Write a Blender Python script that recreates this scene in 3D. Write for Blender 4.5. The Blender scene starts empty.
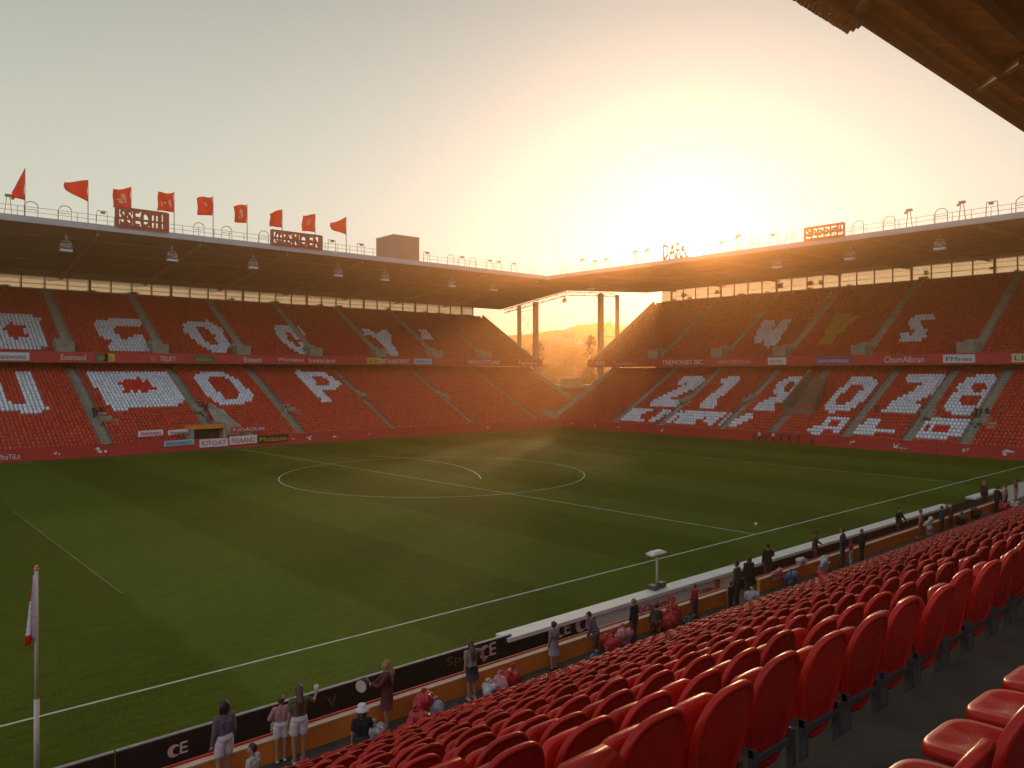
import bpy, bmesh, math, random
import numpy as np
from mathutils import Vector, Matrix
R = math.radians
rnd = random.Random(7)
sc = bpy.context.scene
C = sc.collection

# ------------------------------------------------------------------ camera model
F = 774.0; CX = 512.0; HY = 373.0; H = 10.5
FW = Vector((0.6613, 0.7501, 0)); RT = Vector((0.7501, -0.6613, 0)); UP = Vector((0, 0, 1))
EYE = Vector((0, 0, H))

def ray(px, py): return FW + RT*((px-CX)/F) + UP*((HY-py)/F)
def onX(px, py, x): d = ray(px, py); return EYE + d*(x/d.x)
def onY(px, py, y): d = ray(px, py); return EYE + d*(y/d.y)
def onZ(px, py, z): d = ray(px, py); return EYE + d*((z-H)/d.z)
def xat(px, y): d = ray(px, HY); return d.x/d.y*y      # world x seen in column px at depth plane y
def yat(px, x): d = ray(px, HY); return d.y/d.x*x
def proj(p):
    d = Vector(p)-EYE; k = d.dot(FW)
    return CX+F*d.dot(RT)/k, HY-F*d.z/k, k

# ------------------------------------------------------------------ materials
MATS = {}
def mat(name, col, rough=.6, noise=0, nscale=3, bump=0, bscale=40, metal=0, spec=.5, coat=0, emit=None):
    if name in MATS: return MATS[name]
    m = bpy.data.materials.new(name); m.use_nodes = True; MATS[name] = m
    nt = m.node_tree; b = nt.nodes['Principled BSDF']
    b.inputs['Base Color'].default_value = (*col, 1); b.inputs['Roughness'].default_value = rough
    b.inputs['Metallic'].default_value = metal; b.inputs['Specular IOR Level'].default_value = spec
    b.inputs['Coat Weight'].default_value = coat
    if emit: b.inputs['Emission Color'].default_value = (*emit[0], 1); b.inputs['Emission Strength'].default_value = emit[1]
    tc = nt.nodes.new('ShaderNodeTexCoord')
    if noise:
        n = nt.nodes.new('ShaderNodeTexNoise'); n.inputs['Scale'].default_value = nscale; n.inputs['Detail'].default_value = 6
        nt.links.new(tc.outputs['Object'], n.inputs['Vector'])
        r = nt.nodes.new('ShaderNodeMapRange'); r.inputs[1].default_value = .3; r.inputs[2].default_value = .7
        r.inputs[3].default_value = 1-noise; r.inputs[4].default_value = 1+noise
        nt.links.new(n.outputs['Fac'], r.inputs[0])
        v = nt.nodes.new('ShaderNodeVectorMath'); v.operation = 'SCALE'; v.inputs[0].default_value = col
        nt.links.new(r.outputs[0], v.inputs['Scale']); nt.links.new(v.outputs[0], b.inputs['Base Color'])
        r2 = nt.nodes.new('ShaderNodeMapRange'); r2.inputs[3].default_value = max(.05, rough-.12); r2.inputs[4].default_value = min(1, rough+.12)
        nt.links.new(n.outputs['Fac'], r2.inputs[0]); nt.links.new(r2.outputs[0], b.inputs['Roughness'])
    if bump:
        n2 = nt.nodes.new('ShaderNodeTexNoise'); n2.inputs['Scale'].default_value = bscale; n2.inputs['Detail'].default_value = 4
        nt.links.new(tc.outputs['Object'], n2.inputs['Vector'])
        bp = nt.nodes.new('ShaderNodeBump'); bp.inputs['Strength'].default_value = bump
        nt.links.new(n2.outputs['Fac'], bp.inputs['Height']); nt.links.new(bp.outputs[0], b.inputs['Normal'])
    return m

def seat_mat(name, col, rough, var):
    """plastic with a slightly different fade on every seat (mesh island / object)"""
    m = bpy.data.materials.new(name); m.use_nodes = True
    nt = m.node_tree; b = nt.nodes['Principled BSDF']; b.inputs['Roughness'].default_value = rough; b.inputs['Specular IOR Level'].default_value = .28
    g = nt.nodes.new('ShaderNodeNewGeometry'); oi = nt.nodes.new('ShaderNodeObjectInfo')
    a = nt.nodes.new('ShaderNodeMath'); a.operation = 'ADD'
    nt.links.new(g.outputs['Random Per Island'], a.inputs[0]); nt.links.new(oi.outputs['Random'], a.inputs[1])
    f = nt.nodes.new('ShaderNodeMath'); f.operation = 'FRACT'; nt.links.new(a.outputs[0], f.inputs[0])
    tc = nt.nodes.new('ShaderNodeTexCoord'); n = nt.nodes.new('ShaderNodeTexNoise'); n.inputs['Scale'].default_value = 9; n.inputs['Detail'].default_value = 8
    nt.links.new(tc.outputs['Object'], n.inputs['Vector'])
    a2 = nt.nodes.new('ShaderNodeMath'); a2.operation = 'ADD'; nt.links.new(f.outputs[0], a2.inputs[0]); nt.links.new(n.outputs['Fac'], a2.inputs[1])
    r = nt.nodes.new('ShaderNodeMapRange'); r.inputs[1].default_value = .2; r.inputs[2].default_value = 1.6
    r.inputs[3].default_value = 1-var; r.inputs[4].default_value = 1+var
    nt.links.new(a2.outputs[0], r.inputs[0])
    v = nt.nodes.new('ShaderNodeVectorMath'); v.operation = 'SCALE'; v.inputs[0].default_value = col
    nt.links.new(r.outputs[0], v.inputs['Scale']); nt.links.new(v.outputs[0], b.inputs['Base Color'])
    r2 = nt.nodes.new('ShaderNodeMapRange'); r2.inputs[1].default_value=.3; r2.inputs[2].default_value=.7; r2.inputs[3].default_value = rough-.08; r2.inputs[4].default_value = rough+.14
    nt.links.new(n.outputs['Fac'], r2.inputs[0]); nt.links.new(r2.outputs[0], b.inputs['Roughness'])
    return m

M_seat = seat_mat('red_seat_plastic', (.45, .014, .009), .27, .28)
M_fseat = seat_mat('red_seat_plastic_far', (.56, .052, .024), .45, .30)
M_wseat = seat_mat('white_seat_plastic', (.80, .82, .88), .5, .18)
M_yseat = seat_mat('amber_seat_plastic', (.62, .30, .03), .5, .15)
M_lseat = seat_mat('bright_red_seat_plastic', (.72, .03, .02), .5, .12)
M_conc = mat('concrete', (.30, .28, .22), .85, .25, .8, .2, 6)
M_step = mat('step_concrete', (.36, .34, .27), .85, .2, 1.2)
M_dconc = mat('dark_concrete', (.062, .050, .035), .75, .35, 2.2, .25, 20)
M_red = mat('red_paint', (.52, .028, .025), .5, .12, .6)
M_orange = mat('orange_wall_paint', (.76, .22, .03), .6, .15, .7, .1, 12)
M_cap = mat('wall_cap_paint', (.62, .42, .28), .6, .1, 2)
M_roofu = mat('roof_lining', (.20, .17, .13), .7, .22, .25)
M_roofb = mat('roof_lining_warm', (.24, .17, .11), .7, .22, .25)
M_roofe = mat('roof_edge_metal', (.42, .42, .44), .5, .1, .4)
M_rib = mat('roof_rib_steel', (.30, .25, .20), .55, .1, 2)
M_steel = mat('dark_steel', (.10, .09, .085), .45, .2, 5, metal=.3)
M_galv = mat('galvanised_steel', (.34, .34, .35), .42, .2, 6, metal=.5)
M_rail = mat('rail_steel', (.22, .20, .18), .45, metal=.5)
M_white = mat('white_paint', (.74, .73, .72), .5, .08, 2)
M_black = mat('black_board', (.012, .011, .011), .45, .3, 3)
M_lamp = mat('lamp_white', (.72, .74, .80), .35)
M_flag = mat('flag_cloth', (.72, .045, .02), .8, .08, 4)
def translucent(m, col, f):
    nt = m.node_tree; out = nt.nodes['Material Output']; b = nt.nodes['Principled BSDF']; t = nt.nodes.new('ShaderNodeBsdfTranslucent'); t.inputs[0].default_value = (*col, 1)
    mx = nt.nodes.new('ShaderNodeMixShader'); mx.inputs[0].default_value = f; nt.links.new(b.outputs[0], mx.inputs[1]); nt.links.new(t.outputs[0], mx.inputs[2]); nt.links.new(mx.outputs[0], out.inputs[0])
translucent(M_flag, (.85,.07,.03), .6)
M_cream = mat('emblem_cream', (.75, .60, .38), .8)
M_pink = mat('logo_pink', (.62, .42, .40), .6)
M_letter = mat('lettering_white', (.74, .70, .70), .6)
M_ltred = mat('lettering_red', (.55, .06, .05), .6)
M_signred = mat('sign_red', (.36, .05, .035), .6, .1, 3)
M_yellow = mat('panel_yellow', (.62, .45, .05), .6)
M_blue = mat('panel_blue', (.35, .52, .62), .6)
M_navy = mat('lettering_navy', (.05, .07, .14), .6)
M_green = mat('panel_green', (.05, .12, .06), .6)
M_line = mat('line_paint', (.46, .50, .40), .9, .25, 1.5)
M_wood = mat('roof_board', (.70, .33, .11), .65, .3, 1.4)
M_beam = mat('roof_beam', (.16, .075, .03), .6, .25, 2)
M_plant = mat('plant_room_cladding', (.20, .16, .13), .7, .12, .5)
M_pale = mat('pale_pole_paint', (.55, .48, .42), .45)
M_amber = mat('lamp_amber', (.55, .22, .06), .3, .3, 8)

# ------------------------------------------------------------------ mesh builder
class MB:
    def __init__(s): s.v = []; s.f = []; s.m = []
    def add(s, vs, fs, mi=0):
        o = len(s.v); s.v += [tuple(v) for v in vs]; s.f += [tuple(i+o for i in f) for f in fs]; s.m += [mi]*len(fs); return s
    def box(s, a, b, mi=0):
        x0, y0, z0 = a; x1, y1, z1 = b
        return s.add([(x0,y0,z0),(x1,y0,z0),(x1,y1,z0),(x0,y1,z0),(x0,y0,z1),(x1,y0,z1),(x1,y1,z1),(x0,y1,z1)],
            [(0,3,2,1),(4,5,6,7),(0,1,5,4),(1,2,6,5),(2,3,7,6),(3,0,4,7)], mi)
    def cbox(s, c, d, mi=0): return s.box([c[i]-d[i]/2 for i in range(3)], [c[i]+d[i]/2 for i in range(3)], mi)
    def beam(s, p, q, w, h=None, mi=0):
        p = Vector(p); q = Vector(q); h = h or w; d = (q-p).normalized()
        u = Vector((0,0,1)) if abs(d.z) < .95 else Vector((0,1,0))
        a = d.cross(u).normalized()*(w/2); b = a.cross(d).normalized()*(h/2)
        vs = [p-a-b, p+a-b, p+a+b, p-a+b, q-a-b, q+a-b, q+a+b, q-a+b]
        return s.add(vs, [(0,1,2,3),(7,6,5,4),(0,4,5,1),(1,5,6,2),(2,6,7,3),(3,7,4,0)], mi)
    def tube(s, p, q, r, r2=None, n=8, mi=0):
        p = Vector(p); q = Vector(q); r2 = r if r2 is None else r2; d = (q-p).normalized()
        u = Vector((0,0,1)) if abs(d.z) < .95 else Vector((0,1,0))
        a = d.cross(u).normalized(); b = a.cross(d)
        vs = []
        for c, rr in ((p, r), (q, r2)):
            for k in range(n):
                t = 2*math.pi*k/n; vs.append(c+a*(rr*math.cos(t))+b*(rr*math.sin(t)))
        fs = [(k, (k+1)%n, n+(k+1)%n, n+k) for k in range(n)]+[tuple(range(n-1,-1,-1)), tuple(range(n,2*n))]
        return s.add(vs, fs, mi)
    def path(s, pts, r, n=6, mi=0):
        for i in range(len(pts)-1): s.tube(pts[i], pts[i+1], r, n=n, mi=mi)
        return s
    def prism(s, poly, z0, z1, mi=0):
        n = len(poly)
        vs = [(x,y,z0) for x,y in poly]+[(x,y,z1) for x,y in poly]
        return s.add(vs, [tuple(range(n-1,-1,-1)), tuple(range(n,2*n))]+[(k,(k+1)%n,n+(k+1)%n,n+k) for k in range(n)], mi)
    def ball(s, c, r, n=10, m=6, mi=0, sc=(1,1,1)):
        vs = [(c[0], c[1], c[2]-r*sc[2])]; fs = []
        for j in range(1, m):
            ph = -math.pi/2+math.pi*j/m
            for k in range(n):
                t = 2*math.pi*k/n
                vs.append((c[0]+r*sc[0]*math.cos(ph)*math.cos(t), c[1]+r*sc[1]*math.cos(ph)*math.sin(t), c[2]+r*sc[2]*math.sin(ph)))
        vs.append((c[0], c[1], c[2]+r*sc[2])); T = len(vs)-1
        for k in range(n): fs.append((0, 1+(k+1)%n, 1+k)); fs.append((T, T-n+k, T-n+(k+1)%n))
        for j in range(m-2):
            for k in range(n): fs.append((1+j*n+k, 1+j*n+(k+1)%n, 1+(j+1)*n+(k+1)%n, 1+(j+1)*n+k))
        return s.add(vs, fs, mi)
    def mesh(s, name, mats, smooth=False, off=(0,0,0)):
        me = bpy.data.meshes.new(name)
        me.from_pydata([(v[0]-off[0], v[1]-off[1], v[2]-off[2]) for v in s.v], [], s.f)
        for m in (mats if isinstance(mats, (list, tuple)) else [mats]): me.materials.append(m)
        if len(me.materials) > 1: me.polygons.foreach_set('material_index', s.m)
        if smooth: me.polygons.foreach_set('use_smooth', [True]*len(me.polygons))
        me.update(); return me
    def build(s, name, mats, parent=None, smooth=False, loc=None):
        """world-space mesh; under a parent (never rotated) it is stored relative to the parent's base"""
        if loc is None: loc = wloc(parent) if parent else (0,0,0)
        o = link(name, s.mesh(name, mats, smooth, loc), parent)
        if not parent: o.location = loc
        return o
def wloc(o):
    v = Vector((0,0,0))
    while o: v += o.location; o = o.parent
    return v
def link(name, me, parent=None):
    o = bpy.data.objects.new(name, me); C.objects.link(o)
    if parent: o.parent = parent
    return o
def tag(o, label, cat, group=None, kind=None):
    o['label'] = label; o['category'] = cat
    if group: o['group'] = group
    if kind: o['kind'] = kind
    return o
def struct(o): o['kind'] = 'structure'; return o
def thing(name, label, cat, loc, group=None, rz=0):
    o = bpy.data.objects.new(name, None); C.objects.link(o); o.location = loc; o.rotation_euler.z = rz
    o.empty_display_size = .2
    return tag(o, label, cat, group)
def dup(o, parent=None, loc=None):
    c = o.copy(); C.objects.link(c)
    if parent: c.parent = parent
    if loc is not None: c.location = loc
    return c

ONES = ['', 'first','second','third','fourth','fifth','sixth','seventh','eighth','ninth','tenth','eleventh','twelfth','thirteenth','fourteenth','fifteenth','sixteenth','seventeenth','eighteenth','nineteenth']
TENS = {20:'twent',30:'thirt',40:'fort',50:'fift',60:'sixt',70:'sevent'}
def nth(n):
    if n < 20: return ONES[n]
    t = n//10*10; return TENS[t]+'ieth' if n == t else TENS[t]+'y-'+ONES[n-t]

# ------------------------------------------------------------------ text
TXT = {}
def text_mesh(s, bold=0):
    if (s, bold) in TXT: return TXT[(s, bold)]
    cu = bpy.data.curves.new('lettering', 'FONT'); cu.body = s; cu.size = 1; cu.extrude = .02; cu.resolution_u = 2; cu.offset = bold
    o = bpy.data.objects.new('lettering', cu); C.objects.link(o)
    dg = bpy.context.evaluated_depsgraph_get(); me = bpy.data.meshes.new_from_object(o.evaluated_get(dg))
    bpy.data.objects.remove(o); bpy.data.curves.remove(cu)
    v = np.array([x.co[:] for x in me.vertices]); TXT[(s, bold)] = (v, [tuple(p.vertices) for p in me.polygons]); bpy.data.meshes.remove(me)
    return TXT[(s, bold)]
def text(s, org, width, height, facing, m, parent, depth=.03, name='lettering', shear=0, bold=0):
    """lettering whose lower left corner is org; facing 'Y' is read looking along +Y, 'X' looking along +X"""
    v, f = text_mesh(s, bold); a = v.min(0); b = v.max(0); w = (v-a)/np.maximum(b-a, 1e-6)
    ex = Vector((1,0,0)) if facing == 'Y' else Vector((0,-1,0)); ez = Vector((0,0,1)); n = Vector((0,-1,0)) if facing == 'Y' else Vector((-1,0,0))
    mb = MB(); org = Vector(org)
    mb.add([org+ex*(q[0]*width+shear*q[1])+ez*(q[1]*height)+n*(q[2]*depth) for q in w], f)
    return mb.build(name, m, parent)

# ------------------------------------------------------------------ people
def capsule(mb, p, q, r1, r2, n=10):
    p = Vector(p); q = Vector(q); d = q-p
    d = d.normalized() if d.length > 1e-5 else Vector((0,0,1))
    u = Vector((0,0,1)) if abs(d.z) < .9 else Vector((0,1,0))
    a = d.cross(u).normalized(); b = a.cross(d)
    rings = []
    for t in (-70,-40,-10): rings.append((p+d*(r1*math.sin(R(t))), r1*math.cos(R(t))))
    for t in (10,40,70): rings.append((q+d*(r2*math.sin(R(t))), r2*math.cos(R(t))))
    vs = [p-d*r1]
    for c, rr in rings:
        for k in range(n): vs.append(c+a*(rr*math.cos(2*math.pi*k/n))+b*(rr*math.sin(2*math.pi*k/n)))
    vs.append(q+d*r2); T = len(vs)-1; fs = []
    for k in range(n):
        fs.append((0, 1+(k+1)%n, 1+k)); fs.append((T, T-n+k, T-n+(k+1)%n))
        for j in range(5): fs.append((1+j*n+k, 1+j*n+(k+1)%n, 1+(j+1)*n+(k+1)%n, 1+(j+1)*n+k))
    mb.add(vs, fs)
def fuse(mb, name, m, voxel=.014, smooth=3):
    me = mb.mesh(name, m)
    o = bpy.data.objects.new(name, me); C.objects.link(o)
    r = o.modifiers.new('r', 'REMESH'); r.mode = 'VOXEL'; r.voxel_size = voxel
    s = o.modifiers.new('s', 'SMOOTH'); s.factor = .5; s.iterations = smooth
    dg = bpy.context.evaluated_depsgraph_get(); out = bpy.data.meshes.new_from_object(o.evaluated_get(dg))
    bpy.data.objects.remove(o); bpy.data.meshes.remove(me)
    out.name = name
    if not out.materials: out.materials.append(m)
    out.polygons.foreach_set('use_smooth', [True]*len(out.polygons))
    return out
def cloth(name, col): return mat('cloth_'+name, col, .85, .18, 14, .3, 60)
HANDS = {}
SKIN = mat('skin', (.42, .22, .15), .5, .08, 8)
M_eye = mat('eye_dark', (.02, .015, .012), .3)
def person(px, Y, Z, h, label, top=None, sleeve='short', bottom=None, kind='shorts', hair=None, style='short',
           arms=None, lean=0, rz=0, legs='stand', shoes=None, hat=None, X=None, group='people along the front walkway', coat=0, turn=0):
    X = xat(px, Y) if X is None else X
    t = thing('person', label, 'person', (X, Y, Z), group, R(rz))
    S = h/1.70
    A = dict(L=((-.21, -.01, 1.13), (-.22, .05, .89)), Rr=((.21, -.01, 1.13), (.22, .05, .89)))
    if arms:
        for k, v in arms.items(): A['L' if k == 'L' else 'Rr'] = v
    drop = {'stand': 0, 'step': .02, 'crouch': .48, 'sit': .48}[legs]
    if legs == 'stand': LG = [((-.09,0,.90), (-.10,.02,.49), (-.10,-.01,.08)), ((.09,0,.90), (.10,.03,.49), (.10,.02,.08))]
    elif legs == 'step': LG = [((-.09,0,.88), (-.09,.14,.50), (-.09,.06,.09)), ((.09,0,.88), (.09,-.02,.48), (.09,-.17,.10))]
    elif legs == 'crouch': LG = [((-.09,0,.42), (-.15,.36,.48), (-.12,.12,.08)), ((.09,0,.42), (.15,.34,.46), (.12,.10,.08))]
    else: LG = [((-.09,0,.42), (-.11,.40,.45), (-.11,.42,.08)), ((.09,0,.42), (.11,.40,.45), (.11,.44,.08))]
    pz = .93-drop
    def U(p):       # upper body: dropped, leant about the pelvis
        q = Vector(p)-Vector((0,0,.93)); q = Matrix.Rotation(-R(lean), 3, 'X') @ q
        return (q+Vector((0,0,pz)))*S
    def W(p): return Vector(p)*S
    b = MB(); cap = lambda m_, p, q, r1, r2: capsule(m_, p, q, r1*S, r2*S)
    pel, sp, ch, nk = U((0,0,.95)), U((0,0,1.10)), U((0,.005,1.28)), U((0,0,1.46))
    for sx in (-.055, .055):
        cap(b, U((sx,0,.94)), U((sx*.8,0,1.10)), .105, .088); cap(b, U((sx*.8,0,1.10)), U((sx*1.3,.005,1.30)), .088, .105)
    cap(b, U((-.14,0,1.385)), U((.14,0,1.385)), .062, .062)
    cap(b, U((0,-.005,1.40)), U((0,.015,1.53)), .058, .050)
    hc = U((0,.025,1.605)); hm = Matrix.Rotation(R(turn), 3, 'Z')
    def HD(p): return hc+S*(hm @ Vector(p))
    b.ball(hc, S*.108, 14, 10, sc=(.80,.93,1.10)); cap(b, HD((0,.045,-.06)), HD((0,.04,-.07)), .052, .045)   # skull, jaw
    cap(b, HD((0,.100,.015)), HD((0,.118,-.018)), .010, .016)                                                   # nose
    for sx in (-1, 1): cap(b, HD((sx*.086,0,.012)), HD((sx*.088,0,-.022)), .018, .013)                          # ears
    cap(b, HD((-.022,.094,-.052)), HD((.022,.094,-.052)), .010, .010)                                           # lips
    hands = []
    for sgn, (el, wr) in ((-1, A['L']), (1, A['Rr'])):
        s_, e_, w_ = U((sgn*.165,0,1.395)), U(el), U(wr)
        cap(b, s_, e_, .056, .042); cap(b, e_, w_, .042, .029)
        d = (w_-e_).normalized(); pl = w_+d*(.05*S)
        side = d.cross(Vector((0,1,.2))).normalized()
        cap(b, w_, pl, .030, .034); cap(b, pl+side*(.018*S), pl-side*(.018*S), .028, .028)
        hands.append((pl, d, side, sgn))
    for hp, kn, an in LG:
        cap(b, W(hp), W(kn), .088, .058); cap(b, W(kn), W(an), .060, .040)
        cap(b, W(an), W((an[0], an[1]+.12, .045)), .040, .034)
    me = fuse(b, 'body', SKIN, .014*S if h > 1 else .016)
    # fingers: four unequal bent chains and a thumb, rooted in the palm
    fb = MB()
    for pl, d, side, sgn in hands:
        nrm = side.cross(d)
        for k, L in enumerate((.070, .080, .074, .058)):
            o = pl+side*((k-1.5)*.018*S)+d*(.018*S); m1 = o+(d*.8+nrm*.35).normalized()*(L*.55*S); m2 = m1+(d*.45+nrm*.8).normalized()*(L*.5*S)
            fb.tube(o, m1, .0095*S, .0085*S, 6); fb.tube(m1, m2, .0085*S, .006*S, 6)
        o = pl+side*(.030*S*-sgn); fb.tube(o, o+(side*(-sgn)*.7+d*.6).normalized()*(.035*S), .011*S, .009*S, 6)
    bm = bmesh.new(); bm.from_mesh(me); tmp = fb.mesh('fingers', SKIN); bm.from_mesh(tmp); bm.to_mesh(me); bm.free(); bpy.data.meshes.remove(tmp)
    body = link('body', me, t)
    e = MB()
    for sx in (-1, 1): e.ball(HD((sx*.033,.090,.012)), .011*S, 8, 5)
    link('eyes', e.mesh('eyes', M_eye, True), body)
    g = .016
    if top:
        c = MB()
        for sx in (-.055, .055):
            cap(c, U((sx,0,.96 if not coat else .92)), U((sx*.8,0,1.10)), .105+g+coat*.02, .088+g+coat*.02); cap(c, U((sx*.8,0,1.10)), U((sx*1.3,.005,1.30)), .088+g+coat*.02, .105+g)
        cap(c, U((-.14,0,1.385)), U((.14,0,1.385)), .062+g, .062+g)
        for sgn, (el, wr) in ((-1, A['L']), (1, A['Rr'])):
            s_, e_, w_ = U((sgn*.165,0,1.395)), U(el), U(wr)
            if sleeve == 'none': continue
            if sleeve == 'short': cap(c, s_, s_.lerp(e_, .62), .056+g, .050+g)
            else: cap(c, s_, e_, .056+g, .045+g); cap(c, e_, e_.lerp(w_, .9), .045+g, .032+g)
        if coat > 1: cap(c, U((-.05,0,.95)), U((-.06,0,.78)), .13, .13); cap(c, U((.05,0,.95)), U((.06,0,.78)), .13, .13)
        link('coat' if coat else 'shirt', fuse(c, 'shirt', top, .014*S), t)
    if bottom:
        c = MB()
        if kind in ('skirt', 'dress'):
            n = 18; prof = [(1.00,.150),(.80,.175),(.60,.19)] if kind == 'skirt' else [(1.20,.150),(1.04,.152),(.86,.175),(.55,.205)]
            vs = []
            for q, (z, r_) in enumerate(prof):
                for k in range(n):
                    a_ = 2*math.pi*k/n; rr = r_+(.012*math.cos(5*a_) if q == len(prof)-1 else 0)
                    p = (rr*1.12*math.cos(a_), rr*.86*math.sin(a_), z)
                    vs.append(U(p) if lean < 20 or z > .9 else U((p[0], p[1], p[2])))
            fs = [(j*n+k, j*n+(k+1)%n, (j+1)*n+(k+1)%n, (j+1)*n+k) for j in range(len(prof)-1) for k in range(n)]
            c.add(vs, fs+[tuple(range(n)), tuple(range(len(vs)-1, len(vs)-n-1, -1))])
            link(kind, c.mesh(kind, bottom, True), t)
        else:
            cap(c, U((-.05,0,.99)), U((.05,0,.99)), .126+g*.6, .126+g*.6)
            for hp, kn, an in LG:
                hp, kn, an = W(hp), W(kn), W(an)
                if kind == 'shorts': cap(c, hp, hp.lerp(kn, .5), .100+g, .088+g)
                else: cap(c, hp, kn, .092+g, .064+g); cap(c, kn, kn.lerp(an, .93), .062+g, .050+g)
            link(kind, fuse(c, kind, bottom, .014*S), t)
    if hair:
        c = MB(); c.ball(HD((0,-.016,.022)), .108*S, 14, 9, sc=(.89,.96,1.08))
        if style == 'long':
            cap(c, HD((0,-.065,0)), U((0,-.115,1.40)), .075, .085); cap(c, U((-.03,-.115,1.40)), U((-.02,-.125,1.17)), .062, .034); cap(c, U((.035,-.115,1.40)), U((.03,-.12,1.20)), .062, .036)
        elif style == 'bob':
            for sx in (-1, 1): cap(c, HD((sx*.055,-.045,.02)), HD((sx*.066,-.04,-.09)), .055, .05)
            cap(c, HD((0,-.07,0)), HD((0,-.07,-.10)), .06, .055)
        elif style == 'bun': cap(c, HD((0,-.11,.07)), HD((0,-.13,.08)), .045, .04)
        elif style == 'curly':
            for k in range(14):
                a_ = 2.4*k; zz = .085-.013*k; c.ball(HD((.075*math.cos(a_), -.03+.07*math.sin(a_), zz)), .040*S, 8, 6)
        hm_ = fuse(c, 'hair', hair, .013*S, 2)
        # keep the face clear: push hair off the front of the head
        for v in hm_.vertices:
            q = hm.inverted() @ ((v.co-hc)/S)
            if q.y > .03 and q.z < .055 and abs(q.x) < .10: v.co = v.co-(hm @ Vector((0, min(q.y-.03, .11)+.02, 0)))*S
        link('hair', hm_, body)
    if shoes:
        for hp, kn, an in LG:
            c = MB(); cap(c, W((an[0], an[1]-.02, .045)), W((an[0], an[1]+.13, .042)), .047, .040); link('shoe', fuse(c, 'shoe', shoes, .014), t)
    if hat:
        c = MB(); n = 20; vs = []
        for z, r_ in ((-.005,.165),(.01,.165),(.045,.108),(.12,.098),(.145,.06)):
            for k in range(n): vs.append(HD((r_*math.cos(2*math.pi*k/n)*.95, r_*math.sin(2*math.pi*k/n)-.005, z+.02)))
        c.add(vs, [(j*n+k, j*n+(k+1)%n, (j+1)*n+(k+1)%n, (j+1)*n+k) for j in range(4) for k in range(n)]+[tuple(range(len(vs)-n, len(vs))), tuple(range(n-1,-1,-1))])
        link('hat', c.mesh('hat', hat, True), t)
    HANDS[t.name] = [h_[0].copy() for h_ in hands]
    return t
def hand_pos(t, i): return t.location + Matrix.Rotation(t.rotation_euler.z, 3, 'Z') @ HANDS[t.name][i]

#@@MORE
# ------------------------------------------------------------------ people first (each is fused once)
ZW = 1.50; YW = 16.62          # front walkway of the near stand
c_grey = cloth('plum_grey', (.13,.10,.12)); c_wht = cloth('white', (.62,.55,.54)); c_olive = cloth('olive', (.13,.10,.05)); c_blk = cloth('black', (.012,.012,.013))
c_dress = cloth('dark_red', (.10,.018,.016)); c_pinkish = cloth('dusty_pink', (.42,.20,.20)); c_gdress = cloth('grey_lilac', (.24,.20,.22)); c_dk = cloth('charcoal', (.035,.03,.03))
c_redt = cloth('red', (.42,.025,.02)); c_navy = cloth('navy', (.03,.035,.07)); c_teal = cloth('teal', (.02,.10,.09)); c_brown = cloth('brown', (.08,.045,.03)); c_lt = cloth('light_grey', (.45,.45,.48))
h_dk = mat('hair_dark', (.022,.013,.009), .5, .3, 30); h_br = mat('hair_brown', (.09,.045,.022), .5, .3, 30); h_bl = mat('hair_blond', (.30,.16,.07), .5, .3, 30)
s_wht = mat('shoe_white', (.6,.55,.52), .6); s_dk = mat('shoe_dark', (.02,.018,.018), .6)
HANG = ((-.20,.02,1.13), (-.19,.07,.90)); HANGR = ((.20,.02,1.13), (.19,.07,.90))
P1 = person(224, 16.75, ZW, 1.86, 'person in plum grey shirt and white shorts with dark hair, arms hanging down', c_grey, 'long', c_wht, 'shorts', h_dk, 'bob', None, rz=10, shoes=s_wht)
P2 = person(253, 15.95, 1.48-.03, 1.62, 'person with short black hair in pale patterned shirt sitting low at the bottom edge', c_lt, 'short', c_dk, 'trousers', h_dk, 'short', None, legs='sit', rz=35, shoes=s_dk, turn=30)
P3 = person(281, 16.95, ZW, 1.52, 'child in dusty pink top carrying a bundle beside the woman with long hair', c_pinkish, 'long', c_wht, 'shorts', h_br, 'bun', dict(L=((-.27,.08,1.15),(-.10,.26,1.08)), R=((.27,.08,1.15),(.10,.26,1.08))), rz=-10, shoes=s_wht)
P4 = person(299, 16.60, ZW, 1.80, 'woman with long brown hair, olive top and white shorts raising a white cup', c_olive, 'short', c_wht, 'shorts', h_br, 'long', dict(R=((.34,.10,1.27),(.44,.24,1.36))), rz=-12, shoes=s_wht)
P5 = person(362, 15.0, 1.47, 1.66, 'person in white bucket hat and black shirt among the red seats', c_blk, 'short', c_dk, 'trousers', h_br, 'bob', dict(R=((.24,.14,1.16),(.16,.30,1.14))), rz=-25, hat=cloth('hat_white', (.66,.64,.66)), shoes=s_dk, group=None)
P6 = person(387, 16.75, ZW, 1.72, 'woman with blond hair in a short dark red dress carrying a pale drum', c_dress, 'long', c_dress, 'dress', h_bl, 'long', dict(L=((-.19,.20,1.16),(-.06,.38,1.16)), R=((.17,.22,1.16),(.05,.40,1.10))), rz=58, shoes=s_dk)
P7 = person(472, 16.70, ZW, 1.62, 'woman in grey top and dark skirt bending one arm out over a white bag', cloth('stone', (.25,.19,.18)), 'short', c_dk, 'skirt', h_br, 'long', dict(R=((.36,.04,1.34),(.46,.08,1.08))), rz=-8, shoes=s_wht, lean=6)
P8 = person(554, 16.75, ZW, 1.45, 'girl in a short grey lilac dress standing straight against the orange wall', c_gdress, 'short', c_gdress, 'dress', h_dk, 'bun', None, rz=0, shoes=s_dk)
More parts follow.
